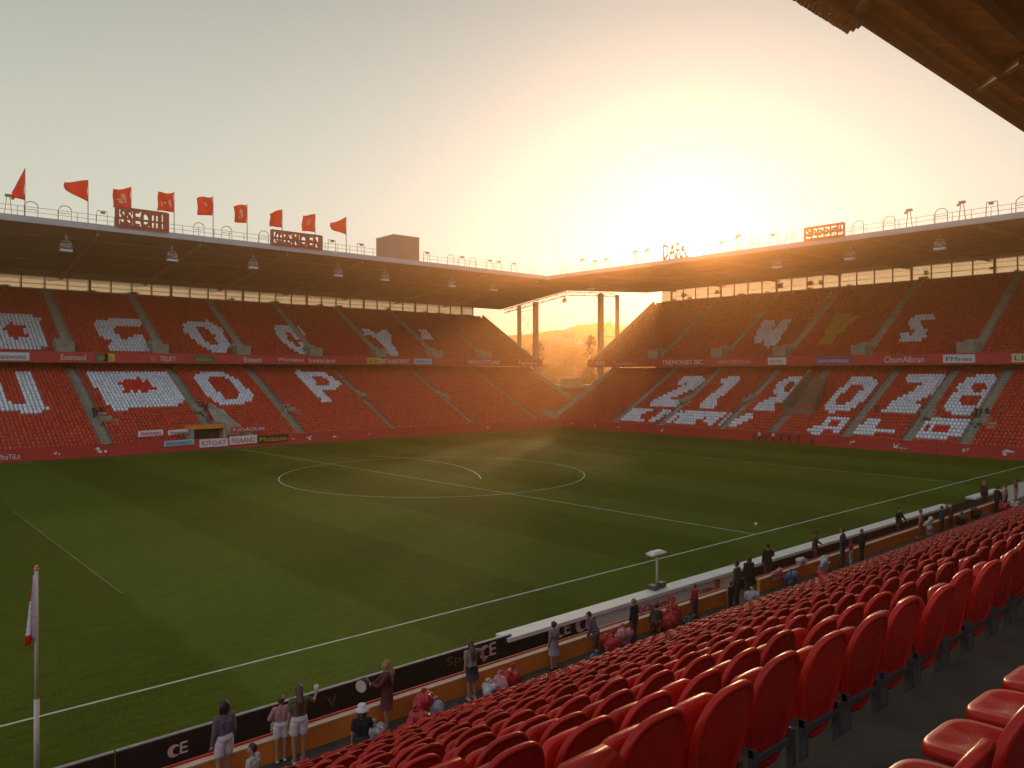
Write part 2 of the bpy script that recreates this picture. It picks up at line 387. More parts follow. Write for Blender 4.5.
P9 = person(596, 16.60, ZW, 1.46, 'person in grey vest bending forward beside a blue bag', c_grey, 'long', c_brown, 'trousers', h_dk, 'short', dict(L=((-.20,.16,1.10),(-.18,.30,.92)), R=((.20,.10,1.10),(.16,.28,.92))), lean=22, rz=30, shoes=s_dk, coat=1)
P10 = person(634, 16.75, ZW, 1.42, 'person in long black coat facing the white board with red lettering', c_blk, 'long', c_brown, 'trousers', h_bl, 'short', None, rz=5, shoes=s_dk, coat=2)
P11 = person(655, 16.80, ZW, 1.40, 'person in charcoal jacket crouching beside the pile of red bags', c_dk, 'long', c_redt, 'trousers', h_dk, 'short', dict(R=((.20,.22,1.14),(.12,.40,1.06))), legs='crouch', lean=18, rz=-70, shoes=s_dk, coat=1)
P11b = person(678, 16.85, ZW, 1.40, 'person in red top and red cap crouching over red bags by the wall', c_redt, 'long', c_dk, 'trousers', h_br, 'short', dict(R=((.20,.22,1.14),(.12,.40,1.06))), legs='crouch', lean=20, rz=60, shoes=s_dk, hat=c_redt)
P12 = person(695, 16.80, ZW, 1.28, 'child in red sleeveless jacket standing alone under the white board', c_redt, 'long', c_brown, 'trousers', h_br, 'short', dict(R=((.22,.14,1.14),(.24,.30,1.08))), rz=-15, shoes=s_dk)
P13 = person(737, 16.70, ZW, 1.72, 'tall person in dark brown jacket in the dense group before the wall gap', c_brown, 'long', c_dk, 'trousers', h_dk, 'short', None, rz=8, shoes=s_dk, coat=1)
P14 = person(749, 16.90, ZW, 1.68, 'person with light brown hair and black coat in the dense group', c_blk, 'long', c_dk, 'trousers', h_br, 'bob', dict(R=((.24,.16,1.15),(.26,.34,1.10))), rz=-28, shoes=s_dk, coat=2)
P15 = person(731, 16.45, ZW, 1.10, 'small child in black coat in front of the dense group', c_blk, 'long', c_blk, 'trousers', h_dk, 'short', None, rz=-5, shoes=s_dk, coat=1)
P16 = person(768, 18.10, 1.25, 1.72, 'person in black jacket behind the orange wall beside the gap', c_blk, 'long', c_dk, 'trousers', h_dk, 'short', dict(R=((.26,.12,1.18),(.34,.24,1.32))), rz=-40, shoes=s_dk, coat=1)
P17 = person(815, 18.10, 1.25, 1.72, 'person in dark brown coat and cap leaning on the far side of the wall', c_brown, 'long', c_dk, 'trousers', h_dk, 'short', dict(L=((-.26,.10,1.15),(-.30,.24,1.08))), rz=-160, shoes=s_dk, coat=1, hat=c_brown)
P18 = person(843, 16.85, ZW, 1.78, 'tall person in navy jacket and navy trousers beside a child in red', c_navy, 'long', c_navy, 'trousers', h_br, 'short', None, rz=15, shoes=s_dk, coat=1)
P19 = person(851, 16.65, ZW, 1.20, 'small child in red between the navy and the black coats', c_redt, 'long', c_lt, 'trousers', h_br, 'short', None, rz=0, shoes=s_dk)
P20 = person(862, 16.80, ZW, 1.48, 'broad person in long black coat with fair hair beside a child in red', c_blk, 'long', c_dk, 'trousers', h_bl, 'short', None, rz=-6, shoes=s_dk, coat=2)
P21 = person(899, 18.00, 1.25, 1.78, 'person in black jumper with arms on the wall near the slab end', c_blk, 'long', c_dk, 'trousers', h_dk, 'short', dict(L=((-.22,.14,1.16),(-.16,.32,1.06))), rz=170, shoes=s_dk)
P22 = person(921, 16.85, ZW, 1.55, 'child in red and white striped shirt beside a pale hanging sheet', cloth('red_white', (.55,.18,.16)), 'short', c_redt, 'trousers', h_br, 'short', None, rz=10, shoes=s_dk)
P23 = person(942, 16.80, ZW, 1.45, 'person in dark teal jacket beside dark bags at the wall', c_teal, 'long', c_dk, 'trousers', h_dk, 'short', None, rz=-10, shoes=s_dk, coat=1)
P24 = person(951, 16.95, ZW, 1.40, 'person with orange scarf leaning forward among dark bags', c_dk, 'long', c_dk, 'trousers', h_bl, 'bob', None, lean=24, rz=40, shoes=s_dk, coat=1)
P25 = person(984, 18.10, 1.25, 1.95, 'blond person standing behind the wall between the two pale slabs', c_brown, 'long', c_dk, 'trousers', h_bl, 'short', None, rz=150, shoes=s_dk)
P26 = person(997, 16.90, ZW, 1.62, 'person in dark jacket in the crowd at the far end of the wall', c_dk, 'long', c_dk, 'trousers', h_dk, 'short', None, rz=-30, shoes=s_dk, coat=1)
P27 = person(1006, 16.75, ZW, 1.60, 'person in orange shirt in the crowd at the far end of the wall', cloth('orange', (.55,.12,.04)), 'short', c_dk, 'trousers', h_br, 'short', None, rz=20, shoes=s_dk)
P28 = person(1016, 16.9, ZW, 1.75, 'person in red jersey with white collar at the right edge of the crowd', c_redt, 'short', c_lt, 'shorts', h_dk, 'short', None, rz=5, shoes=s_dk)
# held and worn things
def held(name, label, cat, mb, m, loc, smooth=True, rz=0):
    o = link(name, mb.mesh(name, m, smooth)); o.location = loc; o.rotation_euler.z = rz; return tag(o, label, cat)
q = hand_pos(P4, 1); mb = MB(); mb.tube((0,0,-.09),(0,0,.09),.042,.055,14); held('paper_cup', 'white paper cup held up by the woman in white shorts', 'cup', mb, s_wht, q+Vector((0,.03,.05)))
q = (hand_pos(P6,0)+hand_pos(P6,1))/2; dr = thing('drum', 'pale round drum held by the woman in the dark red dress', 'drum', q+Vector((-.12,.1,.02)), rz=.5)
mb = MB(); mb.tube((-.10,0,0),(.10,0,0),.16,n=24); link('shell', mb.mesh('shell', c_dk, True), dr)
for sx in (-.108, .108):
    mb = MB(); mb.tube((sx-.006,0,0),(sx+.006,0,0),.15,n=24); link('drumhead', mb.mesh('drumhead', mat('drum_skin',(.60,.45,.38),.6)), dr)
q = (hand_pos(P3,0)+hand_pos(P3,1))/2; mb = MB()
for k in range(9): mb.ball((rnd.uniform(-.13,.13), rnd.uniform(-.08,.08), rnd.uniform(-.28,.16)), rnd.uniform(.07,.12), 9, 6)
held('bundle', 'crumpled pink and cream bundle carried by the child in pink', 'bundle', mb, mat('cloth_bundle',(.42,.26,.24),.8,.35,7,.5,20), q)
# ------------------------------------------------------------------ bags and bundles on the walkway
def bag(px, Y, Z, sx, sy, sz, m, name, label, cat='bag', lumps=7, seed=1, X=None, knot=True):
    r_ = random.Random(seed); mb = MB()
    for k in range(lumps):
        mb.ball((r_.uniform(-.32,.32)*sx, r_.uniform(-.3,.3)*sy, sz*(.30+r_.uniform(-.05,.30))), .42*min(sx,sy,sz)*r_.uniform(.8,1.15), 10, 7, sc=(sx/min(sx,sy,sz)*.75, sy/min(sx,sy,sz)*.75, .8+.3*r_.random()))
    mb.box((-sx*.3,-sy*.3,0),(sx*.3,sy*.3,sz*.3))
    me = fuse(mb, name, m, .025, 4)
    rr = random.Random(seed)
    for v in me.vertices:
        v.co *= 1+.05*math.sin(23*v.co.x+17*v.co.z+seed)*math.sin(29*v.co.y+5*seed)
        v.co.z = max(v.co.z, 0)
    t = thing(name, label, cat, (xat(px, Y) if X is None else X, Y, Z))
    link('sack', me, t)
    if knot:
        mb = MB(); top = max(v.co.z for v in me.vertices); mb.tube((0,0,top-.06),(0,0,top+.02),.05,.02,8); mb.tube((0,0,top+.01),(.03,.01,top+.10),.02,.07,8); mb.tube((0,0,top+.01),(-.05,.0,top+.08),.02,.05,8)
        link('knot', mb.mesh('knot', m, True), t)
    return t
b_red = mat('bag_red', (.46,.02,.025), .35, .3, 6, .4, 14); b_gr = mat('bag_grey', (.32,.32,.34), .4, .3, 6, .4, 14); b_bl = mat('bag_blue', (.10,.18,.30), .4, .3, 6, .4, 14)
b_dk = mat('bag_dark', (.03,.03,.032), .5, .3, 6, .4, 14); b_pk = mat('bag_pink_white', (.60,.24,.27), .45, .5, 16, .4, 14); b_wh = mat('bag_white', (.60,.57,.57), .45, .3, 6, .4, 14)
bag(374, 16.35, ZW, .55,.45,.50, b_gr, 'plastic_bag', 'swollen grey plastic bag behind the person in the white hat', seed=3)
bag(424, 16.75, ZW, .60,.45,.75, b_red, 'plastic_bag', 'tall knotted red plastic bag against the wall right of the woman with the drum', seed=4)
bag(415, 16.35, ZW, .70,.45,.45, b_red, 'plastic_bag', 'low crumpled red bag left of the tall red bag', seed=5)
bag(435, 16.60, ZW, .55,.40,.42, b_gr, 'plastic_bag', 'collapsed grey plastic bag right of the tall red bag', seed=6)
bag(488, 16.45, ZW, .38,.34,.62, b_wh, 'shopping_bag', 'upright white and blue shopping bag under the bent arm', seed=7)
bag(500, 16.60, ZW, .62,.5,.55, b_pk, 'plastic_bag', 'pink red bag beside the upright white shopping bag', seed=8)
bag(513, 16.75, ZW, .70,.5,.62, b_red, 'plastic_bag', 'big red bag leaning on the wall right of the pink red bag', seed=9)
bag(597, 16.0, ZW, .45,.4,.50, b_bl, 'plastic_bag', 'shiny blue bag on the front seats below the bending person', seed=10)
bag(613, 16.7, ZW, .80,.5,.55, b_red, 'plastic_bag', 'red bag between the bending person and the black coat', seed=11)
bag(622, 16.9, ZW, .85,.5,.62, b_pk, 'plastic_bag', 'pink and white speckled bag beside the black coat', seed=12)
bag(668, 16.9, ZW, 1.0,.6,.62, b_red, 'plastic_bag', 'wide heap of red bags between the crouching people', seed=13, lumps=12)
bag(690, 16.5, ZW, .6,.4,.40, b_dk, 'rucksack', 'dark rucksack lying beside the child in the red jacket', seed=14)
bag(752, 16.55, ZW, .5,.4,.55, b_wh, 'plastic_bag', 'white and black bag at the feet of the dense group', seed=15)
bag(776, 17.05, ZW+.30, .7,.3,.65, b_pk, 'jacket', 'pink jacket hung on the wall beside the gap', 'jacket', seed=16, knot=False)
bag(791, 16.95, ZW, .8,.4,.60, b_bl, 'rucksack', 'blue and white rucksack leaning on the orange wall', seed=17)
bag(801, 17.1, ZW+.55, .7,.3,.45, b_wh, 'towel', 'white towel thrown over the top of the orange wall', 'towel', seed=18, knot=False)
bag(823, 17.0, ZW, .95,.35,1.0, b_wh, 'coat', 'pale coat hanging down the orange wall left of the navy jacket', 'coat', seed=19, knot=False, lumps=10)
bag(821, 16.5, ZW, .6,.4,.4, b_red, 'plastic_bag', 'small red bag under the pale coat', seed=20)
bag(929, 16.95, ZW, .7,.35,1.45, b_wh, 'sheet', 'long pale sheet hanging over the wall beside the striped shirt', 'sheet', seed=21, knot=False, lumps=12)
bag(920, 16.4, ZW, .6,.4,.5, b_dk, 'rucksack', 'dark rucksack under the long pale sheet', seed=22)
bag(962, 16.9, ZW, 1.2,.5,.75, b_dk, 'rucksack', 'black rucksack right of the orange scarf', seed=23, lumps=10)
bag(976, 16.95, ZW, .9,.5,.85, b_dk, 'suitcase', 'dark bag on the wall between the teal jacket and the end crowd', seed=24, lumps=10)
bag(1004, 16.5, ZW, 1.3,.5,.8, b_red, 'plastic_bag', 'red bag in front of the crowd at the end of the wall', seed=25, lumps=10)
bag(1014, 16.4, ZW, .9,.5,.6, b_wh, 'plastic_bag', 'white bag in front of the crowd at the end of the wall', seed=26)
p_ = onY(517, 716, 12.6); bt = thing('bottle', 'bright green plastic bottle standing among the red seats at lower centre', 'bottle', (p_.x,12.6,p_.z-.22))
mb = MB(); mb.tube((0,0,0),(0,0,.19),.045,.045,12); mb.tube((0,0,.19),(0,0,.25),.045,.016,12); link('body', mb.mesh('body', mat('bottle_green',(.02,.42,.06),.3), True), bt)
mb = MB(); mb.tube((0,0,.25),(0,0,.28),.02,.02,10); link('cap', mb.mesh('cap', s_wht, True), bt)
# ------------------------------------------------------------------ ground, pitch, markings
def sheet(name, x0, y0, x1, y1, z, m):
    mb = MB(); mb.add([(x0,y0,z),(x1,y0,z),(x1,y1,z),(x0,y1,z)], [(0,1,2,3)]); return struct(mb.build(name, m))
sheet('ground', -600, -600, 600, 600, -.06, mat('ground_earth', (.14,.11,.08), .95, .3, .02))
g = bpy.data.materials.new('mown_grass'); g.use_nodes = True; nt = g.node_tree; b = nt.nodes['Principled BSDF']; b.inputs['Roughness'].default_value = .85; b.inputs['Specular IOR Level'].default_value = .08
tc = nt.nodes.new('ShaderNodeTexCoord'); sx = nt.nodes.new('ShaderNodeSeparateXYZ'); nt.links.new(tc.outputs['Object'], sx.inputs[0])
def mth(op, a, b_=None):
    n = nt.nodes.new('ShaderNodeMath'); n.operation = op
    for i, v in enumerate((a, b_)):
        if v is None: continue
        if hasattr(v, 'links') or hasattr(v, 'is_linked'): nt.links.new(v, n.inputs[i])
        else: n.inputs[i].default_value = v
    return n.outputs[0]
def nz(scale, det=5, sv=None):
    n = nt.nodes.new('ShaderNodeTexNoise'); n.inputs['Scale'].default_value = scale; n.inputs['Detail'].default_value = det
    if sv:
        mp = nt.nodes.new('ShaderNodeMapping'); mp.inputs['Scale'].default_value = sv; nt.links.new(tc.outputs['Object'], mp.inputs[0]); nt.links.new(mp.outputs[0], n.inputs['Vector'])
    else: nt.links.new(tc.outputs['Object'], n.inputs['Vector'])
    return n.outputs['Fac']
wob = mth('MULTIPLY', mth('SUBTRACT', nz(.35, 3), .5), .7)
ph = mth('MULTIPLY', mth('ADD', sx.outputs[0], wob), math.pi/7.7)
st = mth('SINE', mth('SUBTRACT', ph, math.pi*10.5/7.7))
st = mth('MULTIPLY', st, 9.0)
cl = nt.nodes.new('ShaderNodeClamp'); cl.inputs[1].default_value = -1; cl.inputs[2].default_value = 1; nt.links.new(st, cl.inputs[0])
k1 = mth('MULTIPLY', cl.outputs[0], .07)
k2 = mth('MULTIPLY', mth('SUBTRACT', nz(.09, 6), .5), .35)
k3 = mth('MULTIPLY', mth('SUBTRACT', nz(1.6, 8, (.5, 2.2, 1)), .5), .8)
k4 = mth('MULTIPLY', mth('SUBTRACT', nz(9, 4), .5), 1.2)
tot = mth('ADD', mth('ADD', mth('ADD', k1, k2), mth('ADD', k3, k4)), 1.0)
mixc = nt.nodes.new('ShaderNodeMix'); mixc.data_type = 'RGBA'; mixc.inputs[6].default_value = (.060,.089,.003,1); mixc.inputs[7].default_value = (.066,.098,.007,1)
nt.links.new(mth('ADD', mth('MULTIPLY', cl.outputs[0], .5), .5), mixc.inputs[0])
sca = nt.nodes.new('ShaderNodeVectorMath'); sca.operation = 'SCALE'; nt.links.new(mixc.outputs[2], sca.inputs[0]); nt.links.new(tot, sca.inputs['Scale']); nt.links.new(sca.outputs[0], b.inputs['Base Color'])
bp = nt.nodes.new('ShaderNodeBump'); bp.inputs['Strength'].default_value = .5; bp.inputs['Distance'].default_value = .05; nt.links.new(nz(30, 4), bp.inputs['Height']); nt.links.new(bp.outputs[0], b.inputs['Normal'])
sheet('pitch', -45, 21.0, 107.2, 107.1, 0, g)
lm = MB()
def strip(pts, w, z=.006):
    for i in range(len(pts)-1):
        p, q_ = Vector((*pts[i][:2], 0)), Vector((*pts[i+1][:2], 0)); d = (q_-p).normalized(); n = Vector((-d.y, d.x, 0))*(w/2); e = d*(w*.0)
        lm.add([(*(p-n)[:2], z), (*(q_-n)[:2], z), (*(q_+n)[:2], z), (*(p+n)[:2], z)], [(0,1,2,3)])
TY = 27.3
strip([(-44,TY),(106,TY)], .13); strip([(45.2,27.4),(44.0,60),(42.5,104.6)], .11); strip([(81,27.4),(81,104.6)], .12, .007); strip([(-44,104.7),(106,104.7)], .10)
cc = [(47.4+15.6*math.cos(t*math.pi/40), 66+15.6*math.sin(t*math.pi/40)) for t in range(81)]; strip(cc, .11, .009)
strip([onZ(x_, y_, 0)[:2] for x_, y_ in ((370,456),(385,456.5),(400,457.5),(416,459),(430,460.8),(444,463),(456,465.5),(466,468.5),(474,472),(479,475.5),(481,479))], .14, .012)
fl_ = MB(); fl_.add([(10.42,40,.006),(10.47,40,.006),(10.49,70,.006),(10.44,70,.006)], [(0,1,2,3)]); struct(fl_.build('faded_marking', mat('faded_line', (.16,.19,.10), .9, .3, 1)))
struct(lm.build('pitch_markings', M_line))
fb = MB(); fb.ball((0,0,.11),.11,12,8); o = fb.build('football', M_white, smooth=True, loc=onZ(756,525.5,0)); 
o.data.transform(Matrix.Translation(Vector((0,0,0))))
for v in o.data.vertices: v.co = v.co+Vector(o.location)
tag(o, 'small pale football lying on the grass near the halfway line', 'football')
# ------------------------------------------------------------------ stands
def terrace(rows, a0, a1, axis, zb0, zb1, parent, name, m, segs=None):
    """rows: [(s_start, z)...] + end s; treads step up (or down) along s; extruded from a0 to a1; bottom from zb0 to zb1"""
    (pts, s_end) = rows; pr = []
    for i, (s, z) in enumerate(pts):
        pr.append((s, z)); pr.append((pts[i+1][0] if i+1 < len(pts) else s_end, z))
    poly = [(pts[0][0], zb0)]+pr+[(s_end, zb1)]
    n = len(poly); P_ = lambda a, s, z: (a, s, z) if axis == 'Y' else (s, a, z)
    vs = [P_(a0, *p) for p in poly]+[P_(a1, *p) for p in poly]
    fs = [(k, (k+1)%n, n+(k+1)%n, n+k) for k in range(n)]+[tuple(range(n)), tuple(range(2*n-1, n-1, -1))]
    mb = MB(); mb.add(vs, fs); o = mb.build(name, m, parent)
    bm = bmesh.new(); bm.from_mesh(o.data); bmesh.ops.recalc_face_normals(bm, faces=bm.faces); bm.to_mesh(o.data); bm.free()
    return o
def aisle(mb, pts, s_end, a, axis, w=.95, up=True):
    for i, (s, z) in enumerate(pts):
        e = pts[i+1][0] if i+1 < len(pts) else s_end; dz = (pts[i+1][1]-z if i+1 < len(pts) else .2)
        mid = (s+e)/2
        for (p, q_, z0, z1) in ((s+.01, mid, z-.02, z+.008), (mid, e+.01, z-.02, z+dz/2)):
            if axis == 'Y': mb.box((a-w/2, p, z0), (a+w/2, q_, z1))
            else: mb.box((p, a-w/2, z0), (q_, a+w/2, z1))
D = .80
LA = [(108.6+D*i, .90+.390*i) for i in range(27)]; LA_E = LA[-1][0]+D
UA = [(127.0+D*i, 12.55+.470*i) for i in range(24)]; UA_E = UA[-1][0]+1.0
LB = [(108.9+D*i, .90+.430*i) for i in range(24)]; LB_E = LB[-1][0]+D
UB = [(125.0+D*i, 12.55+.525*i) for i in range(27)]; UB_E = UB[-1][0]+1.0
AX0, AX1, BY0, BY1 = -20.0, 119.0, 4.0, 111.0; BUY1 = 115.0
aisLA = [13.3, 26.9, 40.6, 53.6, 70.0, 87.0, 103]; aisUA = [0, 13.3, 26.6, 39.8, 53.1, 66.4, 79.9, 93.2, 106]
def lbY(px, py): d = ray(px, py); t = (H-.9+.5375*108.9)/(.5375*d.x-d.z); return t*d.y
aisLB = [22]+[lbY(*p) for p in ((988,406),(935,400),(874,400),(797,406),(748,402),(685,402),(643,398))]; aisUB = [12, 26, 40.4, 56.2, 70.2, 83, 98]

gA = thing('grandstand', 'two tiered red grandstand along the far touchline under a flag topped roof', 'grandstand', (50,112,0))
gB = thing('grandstand', 'two tiered red grandstand behind the goal line with numerals 2028 and the low sun above', 'grandstand', (112,55,0))
gN = thing('grandstand', 'near grandstand of dark concrete steps and red seats under a boarded roof', 'grandstand', (20,8,0))
# A (far touchline)
terrace((LA, LA_E), AX0, 106.9, 'Y', -.05, -.05, gA, 'lower_tier', M_conc)
LA2 = LA[5:]; terrace((LA2, LA_E), 106.95, AX1, 'Y', -.05, -.05, gA, 'corner_tier', M_conc)
terrace((UA, UA_E), AX0, AX1, 'Y', 12.05, UA[-1][1]-1.2, gA, 'upper_tier', M_conc)
terrace((LB, LB_E), BY0, BY1, 'X', -.05, -.05, gB, 'lower_tier', M_conc)
terrace((UB, UB_E), BY0, BUY1, 'X', 11.85, UB[-1][1]-1.2, gB, 'upper_tier', M_conc)
for (pts, e, al, ax, par, nm) in ((LA, LA_E, aisLA, 'Y', gA, 'aisle_steps'), (UA, UA_E, aisUA, 'Y', gA, 'aisle_steps'), (LB, LB_E, aisLB, 'X', gB, 'aisle_steps'), (UB, UB_E, aisUB, 'X', gB, 'aisle_steps')):
    for a in al:
        mb = MB(); aisle(mb, pts, e, a, ax); mb.build(nm, M_step, par)
# back walls, wind gap posts, fascia, barrier
mb = MB(); mb.box((AX0,UA_E+.02,0),(AX1,UA_E+.35,UA[-1][1]+.95)); mb.build('back_wall', M_conc, gA)
mb = MB(); mb.box((UB_E+.02,BY0,0),(UB_E+.35,BUY1,UB[-1][1]+.95)); mb.build('back_wall', M_conc, gB)
mb = MB(); mb.box((AX0,126.0,12.0),(120.0,126.3,13.55)); mb.build('fascia', M_red, gA)
mb = MB(); mb.box((AX0,126.3,12.06),(AX1,126.99,12.5)); mb.build('tier_edge', M_conc, gA)
mb = MB(); mb.box((124.0,BY0,11.75),(124.3,BUY1+.8,13.4)); mb.build('fascia', M_red, gB)
mb = MB(); mb.box((124.3,BY0,11.86),(124.99,BUY1,12.5)); mb.build('tier_edge', M_conc, gB)
for k in range(15):
    if not 1: continue
def barrier(par, axis, lim, fixed, zt):
    a = lim[0]
    while a < lim[1]:
        e = min(a+11.6, lim[1]); mb = MB()
        if axis == 'Y': mb.box((a+.03, fixed, -.03), (e-.03, fixed+.22, zt)); mb.box((a+.03, fixed-.03, zt), (e-.03, fixed+.26, zt+.07))
        else: mb.box((fixed, a+.03, -.03), (fixed+.22, e-.03, zt)); mb.box((fixed-.03, a+.03, zt), (fixed+.26, e-.03, zt+.07))
        mb.build('barrier_panel', M_red, par); a = e
barrier(gA, 'Y', (AX0, 107.3), 107.25, 1.45); barrier(gB, 'X', (BY0, 107.2), 107.4, 1.45)
# gap posts
def gap(par, axis, lim, s, z0, z1, step=3.33):
    n = int((lim[1]-lim[0])/step)
    for k in range(n+1):
        a = lim[0]+k*step; w = .34 if k % 4 == 0 else .13; mb = MB()
        if axis == 'Y': mb.box((a-w/2, s, z0), (a+w/2, s+.3, z1+.35))
        else: mb.box((s, a-w/2, z0), (s+.3, a+w/2, z1+.35))
        mb.build('rear_post', M_rib, par)
    for zz, t in ((z0+.05, .14), (z0+(z1-z0)*.38, .09), (z0+(z1-z0)*.72, .05)):
        mb = MB()
        if axis == 'Y': mb.box((lim[0], s+.32, zz), (lim[1], s+.40, zz+t))
        else: mb.box((s+.32, lim[0], zz), (s+.40, lim[1], zz+t))
        mb.build('rear_rail', M_rib, par)
M_poly = bpy.data.materials.new('sun_diffuser_sheet'); M_poly.use_nodes = True; n_ = M_poly.node_tree; n_.nodes.remove(n_.nodes['Principled BSDF'])  # translucent sheets added in the open rear gaps to soften sun patches
t1 = n_.nodes.new('ShaderNodeBsdfTransparent'); t1.inputs[0].default_value = (.97,.93,.86,1); t2 = n_.nodes.new('ShaderNodeBsdfTranslucent'); t2.inputs[0].default_value = (.75,.68,.55,1); mx_ = n_.nodes.new('ShaderNodeMixShader'); mx_.inputs[0].default_value = .62
n_.links.new(t1.outputs[0], mx_.inputs[1]); n_.links.new(t2.outputs[0], mx_.inputs[2]); n_.links.new(mx_.outputs[0], n_.nodes['Material Output'].inputs[0])
def add_diffuser(par, axis, lim, s, z0, z1, step=13.32):
    k = lim[0]
    while k < lim[1]-.5:
        e = min(k+step, lim[1]); mb = MB()
        if axis == 'Y': mb.box((k+.2,s+.12,z0+.01),(e-.2,s+.15,z1-.05))
        else: mb.box((s+.12,k+.2,z0+.01),(s+.15,e-.2,z1-.05))
        mb.build('added_sun_diffuser', M_poly, par); k = e
add_diffuser(gA, 'Y', (AX0, 117), UA_E+.02, UA[-1][1]+.95, 26.5); add_diffuser(gB, 'X', (BY0, 113.5), UB_E+.02, UB[-1][1]+.95, 29.9)
gap(gA, 'Y', (AX0, 117), UA_E+.02, UA[-1][1]+.95, 26.5); gap(gB, 'X', (BY0, 113.5), UB_E+.02, UB[-1][1]+.95, 29.9)
# clutter behind the wind gap: small boxes and cabinets on the rear walkway
for k in range(26):
    a = rnd.uniform(0, 112); mb = MB(); w = rnd.uniform(.5, 1.6); hgt = rnd.uniform(.3, 1.1); z0 = UB[-1][1]+.95+rnd.choice((0, 0, .9)); mb.box((UB_E+.45, a, z0), (UB_E+.8, a+w, z0+hgt)); mb.build('cabinet', M_rib, gB)
    a = rnd.uniform(0, 116); mb = MB(); z0 = UA[-1][1]+.95; mb.box((a, UA_E+.45, z0), (a+w, UA_E+.8, z0+hgt*.7)); mb.build('cabinet', M_rib, gA)
# roofs
def roof_slab(par, poly, th, m, mu):
    """poly of (x,y,z underside); top th above"""
    n = len(poly); mb = MB(); bot = list(poly); top = [(x,y,z+th) for x,y,z in poly]
    mb.add(bot+top, [tuple(range(n-1,-1,-1))], 1); o_ = len(mb.v)-2*n
    mb.f += [tuple(o_+n+k for k in range(n))]; mb.m += [0]
    for k in range(n): mb.f.append((o_+k, o_+(k+1)%n, o_+n+(k+1)%n, o_+n+k)); mb.m.append(0)
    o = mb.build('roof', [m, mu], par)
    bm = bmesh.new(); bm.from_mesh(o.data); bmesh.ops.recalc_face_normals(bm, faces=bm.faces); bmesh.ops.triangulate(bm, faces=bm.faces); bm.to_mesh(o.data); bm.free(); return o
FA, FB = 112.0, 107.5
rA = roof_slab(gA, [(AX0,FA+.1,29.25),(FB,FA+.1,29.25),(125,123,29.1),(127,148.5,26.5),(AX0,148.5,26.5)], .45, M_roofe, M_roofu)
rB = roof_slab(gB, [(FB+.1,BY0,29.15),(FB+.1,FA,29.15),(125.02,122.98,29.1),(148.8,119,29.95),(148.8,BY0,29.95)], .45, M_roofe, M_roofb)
mb = MB(); mb.box((AX0,FA-.25,29.2),(FB+.05,FA+.08,30.0)); mb.build('roof_edge', M_roofe, gA)
mb = MB(); mb.box((FB-.25,BY0,29.1),(FB+.08,FA-.26,29.85)); mb.build('roof_edge', M_roofe, gB)
def und(y): return 29.25+(26.5-29.25)*(y-112.1)/(148.5-112.1)
for k, x in enumerate([-13.3+13.3*i for i in range(10)]):
    mb = MB(); mb.beam((x,113,und(113)-.28),(x+2.5,148,und(148)-.28),.35,.5); mb.build('roof_rib', M_rib, gA)
for k in range(9):
    y = 8+13*k; mb = MB(); mb.beam((FB+1,y,29.1-.22),(148,y-2,29.9-.25),.35,.45); mb.build('roof_rib', M_rib, gB)
for yy in (118,126,134,142):
    mb = MB(); mb.beam((AX0,yy,und(yy)-.10),(112,yy,und(yy)-.10),.12,.18); mb.build('purlin', M_rib, gA)
for xx in (114,122,130,139):
    mb = MB(); mb.beam((xx,BY0,29.35-.05),(xx,113,29.35-.05+(.3 if xx > 125 else 0)),.12,.18); mb.build('purlin', M_rib, gB)
# corner truss and columns
def truss(p, q_, dep, n, par):
    p = Vector(p); q_ = Vector(q_); dn = Vector((0,0,-dep)); mb = MB()
    mb.beam(p, q_, .16); mb.beam(p+dn, q_+dn, .16)
    for k in range(n):
        a = p.lerp(q_, k/n); b_ = p.lerp(q_, (k+1)/n); mb.beam(a, a+dn, .09); mb.beam(a+dn if k%2 else a, b_ if k%2 else b_+dn, .08)
    mb.build('truss', M_rib, par)
truss((125,123.2,28.9),(126.9,147,26.4),.9,14,gA); truss((125.4,123.1,28.9),(139,120.5,29.3),.8,9,gB)
for (x, y, w, par) in ((126.0,134.4,1.0,gA),(126.5,140.8,.75,gA),(134.3,121.2,1.05,gB),(139.3,120.5,.7,gB)):
    mb = MB(); mb.box((x-w/2,y-w/2,-.03),(x+w/2,y+w/2,28.9 if par is gB else und(y)-.2)); mb.box((x-w*.7,y-w*.7,-.04),(x+w*.7,y+w*.7,.5)); mb.build('corner_column', M_rib, par)
for (p, q_, par) in (((126.0,134.4),(126.5,140.8),gA),((134.3,121.2),(139.3,120.5),gB)):
    for zl in ((19,25.5),(12,19)):
        mb = MB(); mb.beam((*p,zl[0]),(*q_,zl[1]),.07); mb.beam((*p,zl[1]),(*q_,zl[0]),.07); mb.beam((*p,zl[1]),(*q_,zl[1]),.09); mb.build('cross_brace', M_rib, par)
# corner end walls and low terrace wall between the stands
mb = MB(); mb.box((AX1+.02,112.5,-.03),(AX1+.3,LA_E,4.5)); mb.build('end_wall', M_conc, gA)
for i, (s, z) in enumerate(LA2):
    pass
mb = MB()
for i, (s, z) in enumerate(LA2): mb.beam((AX1+.15,s,z+.55),(AX1+.15,s+D,z+.55+.39),.22,.9)
mb.build('end_parapet', M_step, gA)
mb = MB()
for i, (s, z) in enumerate(LB): mb.beam((s,BY1+.15,z+.45),(s+D,BY1+.15,z+.45+.43),.24,1.0)
mb.build('end_parapet', M_step, gB)
mb = MB()
for i, (s, z) in enumerate(UA): mb.beam((AX1+.15,s,z+.1),(AX1+.15,s+D,z+.1+.47),.22,1.5)
mb.build('end_parapet', M_rib, gA)
mb = MB()
for i, (s, z) in enumerate(UB): mb.beam((s,BUY1+.15,z+.1),(s+D,BUY1+.15,z+.1+.525),.22,1.5)
mb.build('end_parapet', M_rib, gB)
